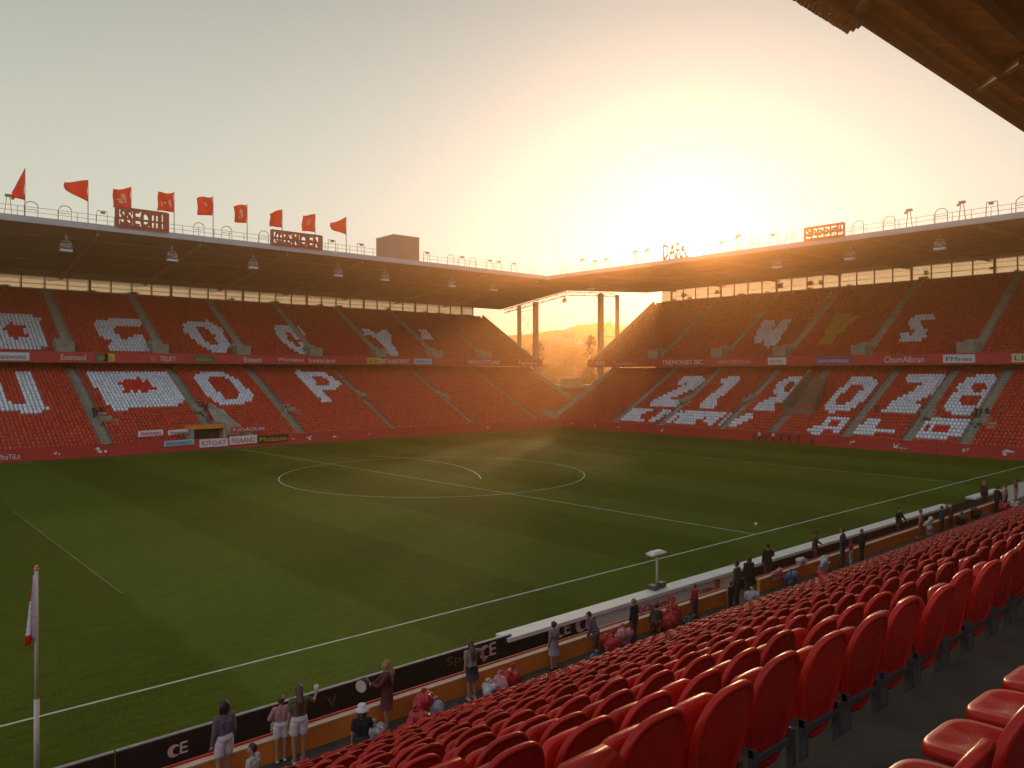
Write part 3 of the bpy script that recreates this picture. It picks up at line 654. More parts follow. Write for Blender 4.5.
cw = thing('corner_building', 'low red fronted corner building with pale flat roof between the two stands', 'building', (132,128,0))
mb = MB(); mb.box((121,119,0),(140,133,7.2)); mb.build('wall', M_signred, cw)
mb = MB(); mb.box((120.6,118.6,7.2),(140.4,133.4,7.75)); mb.build('roof', M_step, cw)
for k in range(9):
    p = Vector((121,119,0)).lerp(Vector((121,133,0)), (k+.5)/9); mb = MB(); mb.box((120.88,p.y-.5,4.6),(121.02,p.y+.5,6.8)); mb.build('window', mat('window_dark',(.05,.05,.06),.2), cw)
mb = MB(); mb.box((127,124,7.75),(131,127,9.0)); mb.box((126.8,123.8,9.0),(131.2,127.2,9.2)); mb.build('roof_hut', M_step, cw)
# entrances (vomitories)
def entr_mesh(w, dep, hgt):
    mb = MB(); t = .22
    mb.box((-w/2,0,-.4),(-w/2+t,dep,hgt)); mb.box((w/2-t,0,-.4),(w/2,dep,hgt)); mb.box((-w/2+t+.002,dep-t,-.4),(w/2-t-.002,dep,hgt+.5)); mb.box((-w/2+t+.002,.02,hgt*.30),(w/2-t-.002,.14,hgt-.02), 0)
    mb.box((-w/2+t+.004,.16,.0),(w/2-t-.004,dep-t-.002,.02), 1)
    for k in range(5): mb.box((w/2+.03,-.9+.42*k,-.6),(w/2+.95,-.48+.42*k,-.25+.24*k), 2)
    return mb.mesh('stair_entrance', [M_conc, M_black, M_step])
em = entr_mesh(2.4, 3.0, 2.35)
for a in aisUA:
    o = link('stair_entrance', em, gA); o.location = Vector((a-.9,127.25,12.75))-gA.location
for a in aisUB:
    o = link('stair_entrance', em, gB); o.location = Vector((125.25,a+.9,12.75))-gB.location; o.rotation_euler.z = -math.pi/2
em2 = entr_mesh(1.5, 1.9, .95)
for a, i in ((27.9,7),(40.6,9),(54.8,8),(70,13),(87,12)):
    o = link('stair_entrance', em2, gA); o.location = Vector((a,LA[i][0],LA[i][1]+.1))-gA.location
for a, i in ((aisLB[1]-.6,6),(aisLB[2]-.8,7),(aisLB[5],10),(aisLB[6],9)):
    o = link('stair_entrance', em2, gB); o.location = Vector((LB[i][0],a,LB[i][1]+.1))-gB.location; o.rotation_euler.z = -math.pi/2
# wide tan ramp entrance in the lower tier behind the goal line
mb = MB(); y0 = lbY(812, 398)
mb.add([(114.6,y0-2.6,3.6),(114.6,y0+2.2,3.6),(121.5,y0+1.2,9.6),(121.5,y0-1.5,9.6),(114.6,y0-2.6,6.0),(121.5,y0-1.5,10.4),(114.6,y0-2.4,6.0),(121.5,y0-1.3,10.4)], [(0,1,2,3),(0,3,5,4),(4,5,7,6)])
mb.box((114.2,y0-2.8,2.6),(114.6,y0+2.3,5.0)); mb.beam((114.6,y0+2.2,4.9),(121.5,y0+1.2,10.4),.3,1.8)
mb.build('ramp_entrance', mat('tan_concrete',(.20,.13,.08),.8,.2,1), gB)
# players' tunnel in the far touchline stand
xT = xat(207,108)
mb = MB(); mb.box((xT-2.4,107.3,-.03),(xT-2.0,109.4,3.4)); mb.box((xT+2.0,107.3,-.03),(xT+2.4,111.5,3.6)); mb.box((xT-1.99,109.0,-.03),(xT+1.99,109.3,3.2), 1); mb.box((xT-2.6,107.2,2.85),(xT+2.1,109.2,3.35), 2)
mb.add([(xT+2.42,107.5,.1),(xT+6.5,107.5,.1),(xT+4.5,114,5.2),(xT+2.42,114,5.2)], [(0,1,2,3)]); mb.beam((xT+6.4,107.6,.9),(xT+3.2,116,5.6),.5,1.0)
mb.build('tunnel_entrance', [M_conc, M_black, M_orange], gA)
for a in (26.9, 40.6, 53.6, 70, 87):      # bent handrails along the lower aisles
    for sgn in (-.62, .62):
        mb = MB()
        for i in range(0, 25, 4): mb.tube((a+sgn,LA[i][0]+.3,LA[i][1]),(a+sgn,LA[i][0]+.3,LA[i][1]+1.0),.03)
        mb.tube((a+sgn,LA[0][0]+.3,LA[0][1]+1.0),(a+sgn,LA[24][0]+.3,LA[24][1]+1.0),.03)
        mb.build('handrail', M_rail, gA)
for a in aisLB[1:]:
    for sgn in (-.62, .62):
        mb = MB()
        for i in range(0, 21, 4): mb.tube((LB[i][0]+.3,a+sgn,LB[i][1]),(LB[i][0]+.3,a+sgn,LB[i][1]+1.0),.03)
        mb.tube((LB[0][0]+.3,a+sgn,LB[0][1]+1.0),(LB[20][0]+.3,a+sgn,LB[20][1]+1.0),.03)
        mb.build('handrail', M_rail, gB)
# ------------------------------------------------------------------ seat mosaics (letters formed by white seats)
def T(pts, ox, oy, s): return [(ox+x/s, oy+y/s) for x, y in pts]
def inside(poly, x, y):
    c = False; n = len(poly); j = n-1
    for i in range(n):
        xi, yi = poly[i]; xj, yj = poly[j]
        if (yi > y) != (yj > y) and x < (xj-xi)*(y-yi)/(yj-yi)+xi: c = not c
        j = i
    return c
# (tier, colour, outer, holes)
G = []
def glyph(tier, col, outer, holes=()):
    G.append((tier, col, outer, holes, min(p[0] for p in outer), max(p[0] for p in outer), min(p[1] for p in outer), max(p[1] for p in outer)))
W_, L_, Y_ = 1, 3, 2
q = lambda p: T(p, 0, 300, 4)
glyph('UA', W_, [(-40,314),(32,315),(40,319),(38,325),(44,338),(46,345),(40,348),(-40,348)])
glyph('UA', L_, [(1,330),(5,327),(4,323),(9,325),(13,321.5),(17,326),(25,324),(24,330),(29,338),(20,337),(17,339),(13,337),(8,338),(9,333)])
glyph('UA', W_, q([(385,80),(560,75),(580,95),(545,105),(530,100),(470,105),(455,120),(480,150),(500,160),(545,140),(575,145),(580,165),(605,200),(450,203),(440,190),(450,155),(410,150),(395,130),(380,95)]))
glyph('UA', W_, q([(735,100),(760,85),(830,85),(890,120),(895,140),(920,185),(905,205),(850,203),(790,170),(735,120)]), [q([(790,110),(820,108),(860,140),(868,175),(850,180),(805,150)])])
q = lambda p: T(p, 240, 320, 4)
glyph('UA', W_, q([(140,25),(225,22),(262,55),(262,75),(225,75),(200,48),(180,50),(185,75),(225,105),(250,105),(235,85),(262,85),(318,132),(235,132),(180,95),(145,55)]))
glyph('UA', W_, q([(490,38),(520,40),(555,62),(565,40),(580,40),(605,65),(600,85),(635,138),(600,138),(570,95),(540,65),(500,60)]))
glyph('UA', W_, q([(718,40),(740,38),(772,75),(725,75),(730,60)]))
glyph('LA', W_, q([(218,205),(330,207),(400,250),(402,262),(380,278),(320,278),(375,328),(335,330)]), [q([(285,228),(330,228),(362,248),(358,258),(310,258)])])
q = lambda p: T(p, 0, 300, 4)
glyph('LA', W_, q([(55,292),(122,292),(192,440),(150,447),(20,447),(-60,435),(-60,300),(-20,300),(15,385),(25,405),(45,405),(50,420),(105,420)]))
glyph('LA', W_, q([(345,290),(670,290),(700,330),(735,385),(738,400),(700,425),(450,438),(400,370),(380,345)]))
glyph('LA', L_, q([(452,326),(505,334),(498,306),(528,324),(548,306),(566,326),(606,314),(592,338),(640,362),(580,356),(590,372),(556,362),(545,386),(530,362),(488,376),(505,352)]))
glyph('LA', W_, q([(775,315),(800,290),(890,290),(950,320),(1015,380),(1000,405),(950,420),(890,420),(830,385)]), [q([(825,315),(870,303),(915,315),(965,370),(945,393),(905,393),(850,350)])])
q = lambda p: T(p, 540, 300, 4)
glyph('LB', W_, q([(550,330),(580,307),(640,305),(655,320),(645,340),(510,395),(570,400),(548,425),(435,418),(470,395),(600,335),(605,325),(585,325),(568,340)]))
glyph('LB', W_, q([(720,325),(755,312),(800,312),(700,405),(708,410),(690,430),(640,428),(655,408),(740,335)]))
glyph('LB', W_, [(754,409),(774,409),(774,404),(800,392),(814,380),(800,378),(790,393),(765,400)])
glyph('LB', W_, [(775,394),(778,383),(790,377),(808,377),(814,380),(806,389),(793,395),(780,397)], [[(783,391),(788,382),(797,381),(801,384),(793,391)]])
q = lambda p: T(p, 790, 360, 8)
glyph('LB', W_, q([(270,370),(470,170),(520,135),(640,130),(690,165),(680,220),(580,330),(490,390),(320,415),(280,395)]), [q([(360,330),(470,215),(530,200),(590,200),(580,230),(460,345),(380,352)])])
glyph('LB', W_, q([(255,550),(300,455),(490,460),(390,570)])); glyph('LB', L_, q([(290,520),(330,480),(410,470),(370,520)]))
glyph('LB', W_, q([(150,560),(200,535),(260,540),(250,590),(170,590)])); glyph('LB', W_, q([(510,580),(640,465),(735,465),(650,560),(820,570),(800,585)]))
q = lambda p: T(p, 768, 320, 4)
glyph('LB', W_, q([(560,225),(710,222),(690,260),(665,290),(545,345),(612,345),(580,375),(450,370),(490,335),(645,245),(555,245)]))
q = lambda p: T(p, 896, 360, 8)
glyph('LB', W_, q([(385,360),(450,270),(510,250),(500,215),(560,150),(640,128),(800,128),(830,160),(800,250),(720,320),(650,400),(580,440),(490,440),(410,400)]), [q([(595,215),(640,180),(720,180),(735,215),(690,250),(620,250)]), q([(500,340),(540,290),(640,280),(700,290),(650,360),(540,370)])])
glyph('LB', W_, q([(75,605),(190,480),(250,480),(135,605)])); glyph('LB', W_, q([(150,608),(265,480),(610,485),(500,620)]), [q([(175,600),(290,488),(560,490),(555,500),(300,500),(200,600)])])
glyph('LB', L_, q([(260,570),(330,550),(300,510),(350,530),(410,520),(450,540),(520,550),(430,560),(410,590),(340,580)]))
q = lambda p: T(p, 600, 390, 8)
for p in ([(155,235),(260,155),(420,155),(400,170),(320,175),(310,230),(345,250),(240,248)], [(390,250),(510,165),(565,165),(430,255)], [(525,250),(620,180),(665,175),(560,255)], [(595,260),(680,180),(885,185),(1010,185),(895,270),(830,260)], [(945,283),(1040,195),(1120,195),(1010,280)], [(990,290),(1110,225),(1200,190),(1230,205),(1060,295)]): glyph('LB', W_, q(p))
glyph('LB', L_, q([(770,245),(870,200),(830,250)]))
q = lambda p: T(p, 540, 300, 4)
glyph('UB', W_, q([(855,165),(895,88),(935,85),(925,140),(970,80),(1000,78),(940,180),(905,187),(905,140),(885,165)]))
q = lambda p: T(p, 768, 180, 4)
glyph('UB', Y_, q([(265,542),(372,540),(335,565),(300,568),(290,580),(325,580),(270,620),(245,655),(205,655),(240,600),(265,560)]))
glyph('UB', W_, q([(570,560),(600,540),(665,537),(660,560),(625,555),(605,570),(615,585),(635,600),(625,630),(590,648),(530,642),(532,618),(585,620),(595,605),(565,590)]))
def seat_col(tier, p):
    x, y, k = proj(p); c = 0
    for (t, col, o, hs, x0, x1, y0, y1) in G:
        g_ = 0 if col == L_ else (1.3 if t[1] == 'B' else .7)
        if t == tier and x0-g_ <= x <= x1+g_ and y0-g_ <= y <= y1+g_ and any(inside(o, x+a*g_, y+b_*g_*.7) for a, b_ in ((0,0),(1,0),(-1,0),(0,1),(0,-1))) and not any(inside(h_, x, y) for h_ in hs): c = col
    return c
# ------------------------------------------------------------------ all the smaller seats as one mass
SP, SF, SC = [], [], []
def rows_of(pts, tier, lim, aisles, axis, limf=None):
    for i, (s, z) in enumerate(pts):
        a = lim[0]+.25; hi = limf(i) if limf else lim[1]
        while a < hi:
            if all(abs(a-x) > .72 for x in aisles):
                if rnd.random() > .0015:
                    p = (a, s+.56, z) if axis == 'Y' else (s+.56, a, z)
                    SP.append(p); SF.append((0,-1,0) if axis == 'Y' else (-1,0,0)); SC.append(seat_col(tier, (p[0], p[1], z+.62)))
            a += .5
rows_of(LA, 'LA', (AX0, 118.7), aisLA, 'Y', lambda i: 106.5 if i < 5 else 118.7)
rows_of(UA[0:], 'UA', (AX0, 118.7), aisUA, 'Y'); rows_of(LB, 'LB', (BY0, 110.7), aisLB, 'X'); rows_of(UB, 'UB', (BY0, 114.7), aisUB, 'X')
# near stand rows
NR = 18
def row_y(r): return 2.10+.7735*r if r >= 0 else 2.10+1.20*r+.20*(r+1)
def row_z(r): return 8.22-.3965*r if r >= 0 else 8.22-.33*r
near = []
for r in range(-2, NR):
    x = -5.0+(.0 if r % 2 else .1)
    while x < 68: near.append((r, x, row_y(r), row_z(r))); x += .5
cand = []
for (r, x, y, z) in near:
    u, v, k = proj((x, y, z+.6))
    if k > .6 and -40 < u < (1064 if r >= 0 else 1260) and 300 < v < (800 if r >= 0 else 900): cand.append((k, (r, x, y, z)))
cand.sort(); chosen = [c[1] for c in cand[:300]]; cset = set(chosen)
for (r, x, y, z) in near:
    if (r, x, y, z) in cset: continue
    if abs(x-xat(362, 14.95)) < .5 and r in (16, 17): continue
    SP.append((x, y, z)); SF.append((0,1,0)); SC.append(4)
P = np.array(SP); Fd = np.array(SF, float); Wd = np.stack([Fd[:,1], -Fd[:,0], Fd[:,2]], 1); mi = np.array(SC)
tb = [(-.15,.29),(.15,.29),(.205,.50),(.222,.66),(.195,.79),(.115,.865),(-.115,.865),(-.195,.79),(-.222,.66),(-.205,.50)]
tv = [(a, -.02-.16*(c-.36), c) for a, c in tb]+[(a, -.075-.16*(c-.36), c) for a, c in tb]
nb = len(tb); tf = [tuple(range(nb)), tuple(range(2*nb-1, nb-1, -1))]+[(k, (k+nb), nb+(k+1)%nb, (k+1)%nb) for k in range(nb)]
o_ = len(tv); tv += [(-.19,.00,.36),(.19,.00,.36),(.19,.11,.36),(-.19,.11,.36),(-.19,-.03,.70),(.19,-.03,.70),(.19,.05,.72),(-.19,.05,.72)]
tf += [tuple(i+o_ for i in f) for f in ((4,5,6,7),(0,1,5,4),(1,2,6,5),(2,3,7,6),(3,0,4,7),(0,3,2,1))]
tv = np.array(tv); N = len(P); nv = len(tv)
jit = np.random.RandomState(3).normal(0, .012, (N, 1))
allv = (P[:,None,:]+tv[None,:,0:1]*Wd[:,None,:]+(tv[None,:,1:2]+jit[:,:,None]*(tv[None,:,2:3]*1.5))*Fd[:,None,:]+tv[None,:,2:3]*np.array([0,0,1.])).reshape(-1,3)
ls = np.concatenate([np.array(f) for f in tf]); lt = np.array([len(f) for f in tf])
li = (ls[None,:]+(np.arange(N)*nv)[:,None]).ravel(); ltot = np.tile(lt, N); lstart = np.concatenate([[0], np.cumsum(ltot)[:-1]])
me = bpy.data.meshes.new('stadium_seats'); me.vertices.add(len(allv)); me.vertices.foreach_set('co', allv.ravel().astype(np.float32))
me.loops.add(len(li)); me.loops.foreach_set('vertex_index', li.astype(np.int32)); me.polygons.add(len(ltot))
me.polygons.foreach_set('loop_start', lstart.astype(np.int32)); me.polygons.foreach_set('loop_total', ltot.astype(np.int32))
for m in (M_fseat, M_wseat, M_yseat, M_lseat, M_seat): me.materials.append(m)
me.polygons.foreach_set('material_index', np.repeat(mi, len(tf)).astype(np.int32)); me.update(calc_edges=True); me.validate()
tag(link('stadium_seats', me), 'thousands of small red seats filling the stands, white ones forming letters and numerals', 'seats', kind='stuff')
# ------------------------------------------------------------------ the nearest 300 seats, one by one
def loops_shell(profile, loops):
    """profile: list of (x, z) outline; loops: list of (inset scale about centre, y offset); closed by centre caps"""
    mb = MB(); n = len(profile); cz = sum(p[1] for p in profile)/n
    vs = []
    for (sc_, ins, y) in loops:
        for x, z in profile:
            L = math.hypot(x, z-cz); k = max(0, (L-ins)/L)*sc_
            X, Z = x*k, cz+(z-cz)*k; vs.append((X, y+.55*X*X-.20*(Z-.36), Z))
    fs = [(j*n+k, j*n+(k+1)%n, (j+1)*n+(k+1)%n, (j+1)*n+k) for j in range(len(loops)-1) for k in range(n)]
    fs += [tuple(range(n-1,-1,-1)), tuple(range((len(loops)-1)*n, len(loops)*n))]
    mb.add(vs, fs); return mb
prof = []
for k in range(40):
    t = 2*math.pi*k/40; c_, s_ = math.cos(t), math.sin(t)
    e = 2/3.0; x = math.copysign(abs(c_)**e, c_)*.222; z = math.copysign(abs(s_)**e, s_)
    x = math.copysign(abs(c_)**(.72 if s_ > 0 else .5), c_)*.226; zz = (.60+.27*math.copysign(abs(s_)**.86, s_)) if s_ > 0 else .60+.33*math.copysign(abs(s_)**.6, s_)
    x *= 1 if zz > .60 else 1-.34*((.60-zz)/.33)**1.2
    prof.append((x, zz))
def fixn(me):
    bm = bmesh.new(); bm.from_mesh(me); bmesh.ops.recalc_face_normals(bm, faces=bm.faces); bm.to_mesh(me); bm.free(); return me
back_me = fixn(loops_shell(prof, [(1,.050,.006),(1,.034,.002),(1,.018,.012),(1,.005,.009),(1,0,0),(1,0,-.016),(1,.005,-.026),(1,.014,-.030),(1,.024,-.027),(1,.031,-.016),(1,.055,-.012)]).mesh('backrest', M_seat, True))
pp = []
for k in range(32):
    t = 2*math.pi*k/32; c_, s_ = math.cos(t), math.sin(t); e = .5
    pp.append((math.copysign(abs(c_)**e, c_)*.205, math.copysign(abs(s_)**e, s_)*.190))
def pan_mb():
    mb = MB(); n = 32; vs = []
    for ins, z in ((.07,-.030),(.02,-.030),(.004,-.022),(0,-.005),(.004,.018),(.016,.028),(.045,.024),(.09,.012),(.15,.006)):
        for x, y in pp:
            L = math.hypot(x, y); k_ = (L-ins)/L; vs.append((x*k_, y*k_+.195, z-.02*((y*k_)/.2)**2*(1 if y > 0 else -.6)))
    m_ = 9; fs = [(j*n+k, j*n+(k+1)%n, (j+1)*n+(k+1)%n, (j+1)*n+k) for j in range(m_-1) for k in range(n)]+[tuple(range(n-1,-1,-1)), tuple(range((m_-1)*n, m_*n))]
    mb.add(vs, fs); return mb
pan_me = fixn(pan_mb().mesh('seat_pan', M_seat, True))
mb = MB()
for s in (-1, 1): mb.box((s*.185-.009,-.045,.0),(s*.185+.009,.0,.42)); mb.beam((s*.185,-.03,.40),(s*.185,.14,.40),.018,.04); mb.box((s*.185-.022,-.08,0),(s*.185+.022,.03,.012))
mb.beam((-.2,-.02,.36),(.2,-.02,.36),.02,.03); br_me = mb.mesh('bracket', M_steel)
mb = MB()
for s in (-1, 1): mb.tube((s*.15,-.075,.44),(s*.15,-.055,.44),.012,n=8)
bolt_me = mb.mesh('bolts', M_steel)
byrow = {}
for c in chosen: byrow.setdefault(c[0], []).append(c)
proto = thing('stadium_seat', 'seat', 'seat', (0,0,0), 'red tip up seats of the near stand')
link('backrest', back_me, proto); pn = link('seat_pan', pan_me, proto); link('bracket', br_me, proto)
kids = list(proto.children); first = True
for r in sorted(byrow):
    L = sorted(byrow[r], key=lambda c: c[1])
    for i, (rr, x, y, z) in enumerate(L):
        if first: root = proto; ch = kids; first = False
        else:
            root = dup(proto); ch = [dup(k, root) for k in kids]
        root.location = (x, y, z); root.rotation_euler.z = rnd.gauss(0, .018)
        down = r < 0
        for c in ch:
            if c.data is pan_me:
                c.location = (0,.0,.43) if down else (0,.035,.345); c.rotation_euler.x = rnd.gauss(0,.02) if down else R(84)+rnd.gauss(0,.04)
            if c.data is back_me: c.rotation_euler.x = rnd.gauss(0, .022)
        if r == -1: lb = f'red seat with lowered pan, {nth(i+1)} from the left of the bottom right row'
        elif r == -2: lb = f'red seat at the right edge behind the lowered pans, {nth(i+1)} from the left'
        elif r == 0: lb = f'large red seat back, {nth(i+1)} from the left in the row closest to the camera'
        else: lb = f'red seat back, {nth(i+1)} from the left in the {nth(r)} row below the large seat backs'
        root['label'] = lb
# ------------------------------------------------------------------ near stand
pts = []
for r in range(-7, NR): pts.append((row_y(r)-(.15 if r >= 0 else .45), row_z(r)))
prof_n = [(pts[0][0], -.05)]
for i, (s, z) in enumerate(pts):
    e = pts[i+1][0] if i+1 < len(pts) else 15.9; prof_n += [(s, z), (e, z)]
prof_n += [(15.9, ZW-.01), (17.09, ZW-.01), (17.09, -.05)]
n = len(prof_n); mb = MB(); mb.add([(-8, s, z) for s, z in prof_n]+[(70, s, z) for s, z in prof_n], [(k,(k+1)%n,n+(k+1)%n,n+k) for k in range(n)]+[tuple(range(n)), tuple(range(2*n-1,n-1,-1))])
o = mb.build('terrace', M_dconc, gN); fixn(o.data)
def wall(x0, x1, label):
    t = thing('parapet_wall', label, 'wall', ((x0+x1)/2, 17.15, 0), 'orange parapet walls along the front of the near stand')
    mb = MB(); mb.box((x0,17.10,-.03),(x1,17.25,1.99)); mb.build('wall', M_orange, t); mb = MB(); mb.box((x0-.01,17.08,1.99),(x1+.01,17.28,2.03)); mb.build('coping', M_cap, t)
    mb = MB(); mb.box((x0,17.295,1.95),(x1,17.34,2.07)); mb.build('red_trim', M_red, t)
xg0, xg1 = xat(727,17.1), xat(760,17.1)
wall(-8, xg0, 'long orange parapet wall with pale coping running from the bottom left to the dense group'); wall(xg1, xat(1001,17.1), 'orange parapet wall with pale coping between the dense group and the end crowd')
sheet('track', -45, 17.3, 110, 20.98, -.02, mat('track_surface', (.10,.085,.06), .9, .25, .8))
# roof over the near stand
def nz_(y): return H+8.3-.36*(8-y)
mb = MB(); n = 24
for k in range(n):
    y0, y1 = -6+14*k/n, -6+14*(k+1)/n
rx0, rx1 = 10.5, 74
mb = MB()
w_ = .78; x = rx0
while x < rx1:
    mb.add([(x+.03,-6,nz_(-6)),(x+w_-.03,-6,nz_(-6)),(x+w_-.03,8,nz_(8)),(x+.03,8,nz_(8)),(x+.03,-6,nz_(-6)+.05),(x+w_-.03,-6,nz_(-6)+.05),(x+w_-.03,8,nz_(8)+.05),(x+.03,8,nz_(8)+.05)], [(0,3,2,1),(4,5,6,7),(0,1,5,4),(1,2,6,5),(2,3,7,6),(3,0,4,7)]); x += w_
mb.build('roof_boards', M_wood, gN)
mb = MB(); mb.add([(rx0,-6,nz_(-6)+.07),(rx1,-6,nz_(-6)+.07),(rx1,8.05,nz_(8)+.09),(rx0,8.05,nz_(8)+.09),(rx0,-6,nz_(-6)+.2),(rx1,-6,nz_(-6)+.2),(rx1,8.05,nz_(8)+.24),(rx0,8.05,nz_(8)+.24)], [(0,3,2,1),(4,5,6,7),(0,1,5,4),(1,2,6,5),(2,3,7,6),(3,0,4,7)]); mb.build('roof_sheet', M_steel, gN)
for y, w, h_ in ((7.93,.10,.34),(7.55,.14,.20),(6.45,.22,.30),(5.0,.22,.30),(3.4,.22,.30),(1.6,.22,.3),(-.5,.22,.3),(-3,.22,.3)):
    mb = MB(); mb.beam((rx0,y,nz_(y)-h_/2),(rx1,y,nz_(y)-h_/2),w,h_); mb.build('roof_beam', M_beam if y < 7.9 else mat('roof_fascia_red',(.16,.03,.03),.5), gN)
for x in (16.7, 24.0, 31.3, 38.6, 46, 54, 62):
    mb = MB(); mb.beam((x+.3,7.7,nz_(7.7)-.16),(x-3.3,5.6,nz_(5.6)-.16),.2,.24); mb.build('roof_brace', M_beam, gN)
    mb = MB(); mb.box((x-1.4,-5.6,0),(x-1.0,-5.2,nz_(-5.4)-.5)); mb.build('roof_column', M_beam, gN)
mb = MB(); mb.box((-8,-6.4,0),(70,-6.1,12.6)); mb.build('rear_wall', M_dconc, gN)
# floodlight rack hung on the edge of the near roof
fr = thing('floodlight_rack', 'dense rack of tubular amber floodlights hung on the boarded roof edge', 'floodlight', (15.2,8.7,H+8.0))
mb = MB(); mb.box((11.9,8.45,H+9.0),(19.05,8.6,H+9.15)); mb.box((11.9,9.1,H+9.0),(19.05,9.2,H+9.15)); mb.box((18.8,8.2,H+8.5),(19.0,8.5,H+9.15)); mb.build('frame', M_steel, fr)
tm = MB(); tm.tube((0,0,.42),(.02,.10,0),.05,.062,10); tm.tube((.02,.10,.0),(.021,.102,-.006),.066,.066,10); tmesh = tm.mesh('lamp', M_amber, True)
tm2 = MB(); tm2.tube((0,0,.42),(.02,.10,0),.05,.062,10); tm2.tube((.02,.10,.0),(.021,.102,-.006),.066,.066,10); tmesh2 = tm2.mesh('lamp', M_galv, True)
for j in range(5):
    for k in range(20):
        o = link('lamp', tmesh if (k+j*2)%3 else tmesh2, fr); o.location = Vector((18.85-.17*k+.02*(j%2), 8.30+.13*j, H+8.45-.02*j))-fr.location; o.rotation_euler = (R(38+rnd.gauss(0,4)), R(rnd.gauss(0,5)), 0)
for x in (13.5, 18.4):
    mb = MB(); mb.beam((x,8.55,H+9.05),(x,7.7,nz_(7.7)-.05),.10,.12); mb.build('arm', M_steel, fr)
# ------------------------------------------------------------------ boards along the near touchline
def board(px0, px1, label, y=20.65, zt=1.22, m=M_black):
    x0, x1 = (xat(px0,y) if px0 is not None else -8), xat(px1,y)
    t = thing('advertising_board', label, 'advertising board', ((x0+x1)/2,y,0), 'boards along the near touchline')
    mb = MB(); mb.box((x0+.02,y-.05,.02),(x1-.02,y+.05,zt)); mb.build('panel', m, t)
    mb = MB(); mb.box((x0+.02,y-.06,zt),(x1-.02,y+.06,zt+.03)); mb.build('top_edge', M_galv, t)
    mb = MB()
    for f in (.15,.85): x = x0+(x1-x0)*f; mb.beam((x,y+.05,1.0),(x,y+.6,-.02),.05)
    mb.build('prop', M_steel, t); return t
def ce(px, t, y=20.59, z=.55, s=.5):
    x = xat(px, y); mb = MB(); n = 22; vs = []
    for k in range(n+1):
        a = R(40)+R(280)*k/n; vs.append((x-.28*s+.48*s*math.cos(a), y, z+.30*s+.48*s*math.sin(a)))
    for k in range(n+1):
        a = R(40)+R(280)*k/n; vs.append((x-.08*s+.30*s*math.cos(a), y, z+.28*s+.30*s*math.sin(a)))
    mb.add(vs, [(k,k+1,n+2+k,n+1+k) for k in range(n)]); mb.add([(v[0],v[1]+.02,v[2]) for v in vs], [(k,k+1,n+2+k,n+1+k) for k in range(n)]); mb.build('emblem', M_pink, t)
    text('E', (x+.14*s,y,z-.05*s), .55*s, .85*s, 'Y', M_pink, t)
b1 = board(None, 115, 'black advertising board at the bottom left corner behind the flagpole'); b2 = board(115, 425, 'long black advertising board behind the people at the bottom left')
b3 = board(425, 511, 'black advertising board with pale emblem beside the bending woman'); b4 = board(511, 594, 'black advertising board with two pale emblems under the white slab', zt=.96)
ce(178, b2, s=.34, z=.72); ce(488, b3, s=.5, z=.75); ce(563, b4, s=.55, z=.66); ce(584, b4, s=.62, z=.64)
text('Sport', (xat(446,20.58),20.58,.75), 1.6, .35, 'Y', M_beam, b3); text('V', (xat(327,20.58),20.58,.70), .3, .3, 'Y', M_beam, b2)
b5 = board(595, 737, 'white board with red lettering under the pale slab', zt=.98, m=M_white)
xa = xat(637, 20.55); text('KyClaeforn!T', (xa,20.55,.42), xat(673,20.55)-xa, .42, 'Y', M_ltred, b5)
xa = xat(700, 20.55); text('UTPM', (xa,20.55,.40), xat(712,20.55)-xa, .34, 'Y', M_ltred, b5); xa = xat(715, 20.55); text('R', (xa,20.55,.38), .55, .62, 'Y', M_ltred, b5)
b6 = board(1003, 1060, 'white board with pale cap at the right edge behind the crowd', zt=1.25, m=M_white)
def slab(px0, px1, label, y0=20.48, y1=21.2, z=1.02):
    x0, x1 = xat(px0,y0), xat(px1,y0); t = thing('bench_roof', label, 'roof', ((x0+x1)/2,21,0), 'pale slabs along the touchline')
    mb = MB(); mb.box((x0,y0,z),(x1,y1,z+.14)); mb.build('slab', M_white, t)
    mb = MB()
    x = x0+.4
    while x < x1: mb.box((x-.04,y1-.2,-.02),(x+.04,y1-.12,z-.002)); x += 2.4
    mb.build('support', M_steel, t)
    return t
s1 = slab(509, 742, 'long pale slab over the white lettered board'); s2 = slab(742.5, 952, 'long pale slab over the dark recess behind the wall'); s3 = slab(976, 1003, 'short pale slab beyond the standing blond person')
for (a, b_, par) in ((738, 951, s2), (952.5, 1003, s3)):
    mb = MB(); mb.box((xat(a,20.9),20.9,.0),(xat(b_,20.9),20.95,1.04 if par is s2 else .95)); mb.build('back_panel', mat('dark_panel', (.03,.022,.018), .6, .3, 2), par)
# lamp post standing on the slab
X = xat(657,21.0); lp = thing('lamp_post', 'small white lamp post with flat rectangular head standing on the pale slab', 'lamp post', (X,21.0,1.19))
mb = MB(); mb.tube((X,21.0,1.19),(X,21.0,2.62),.055,n=12); mb.build('pole', M_pale, lp, True)
mb = MB(); mb.box((X-.45,20.85,2.62),(X+.42,21.2,2.70)); mb.add([(X-.50,20.8,2.70),(X+.48,20.8,2.70),(X+.48,21.25,2.70),(X-.50,21.25,2.70),(X-.3,20.9,2.80),(X+.3,20.9,2.80),(X+.3,21.15,2.80),(X-.3,21.15,2.80)], [(0,3,2,1),(4,5,6,7),(0,1,5,4),(1,2,6,5),(2,3,7,6),(3,0,4,7)]); mb.build('lamp_head', M_white, lp)
mb = MB(); mb.box((X-.42,20.8,1.19),(X-.10,21.2,1.36)); mb.box((X+.10,20.85,1.19),(X+.45,21.15,1.40)); mb.build('junction_box', M_steel, lp)
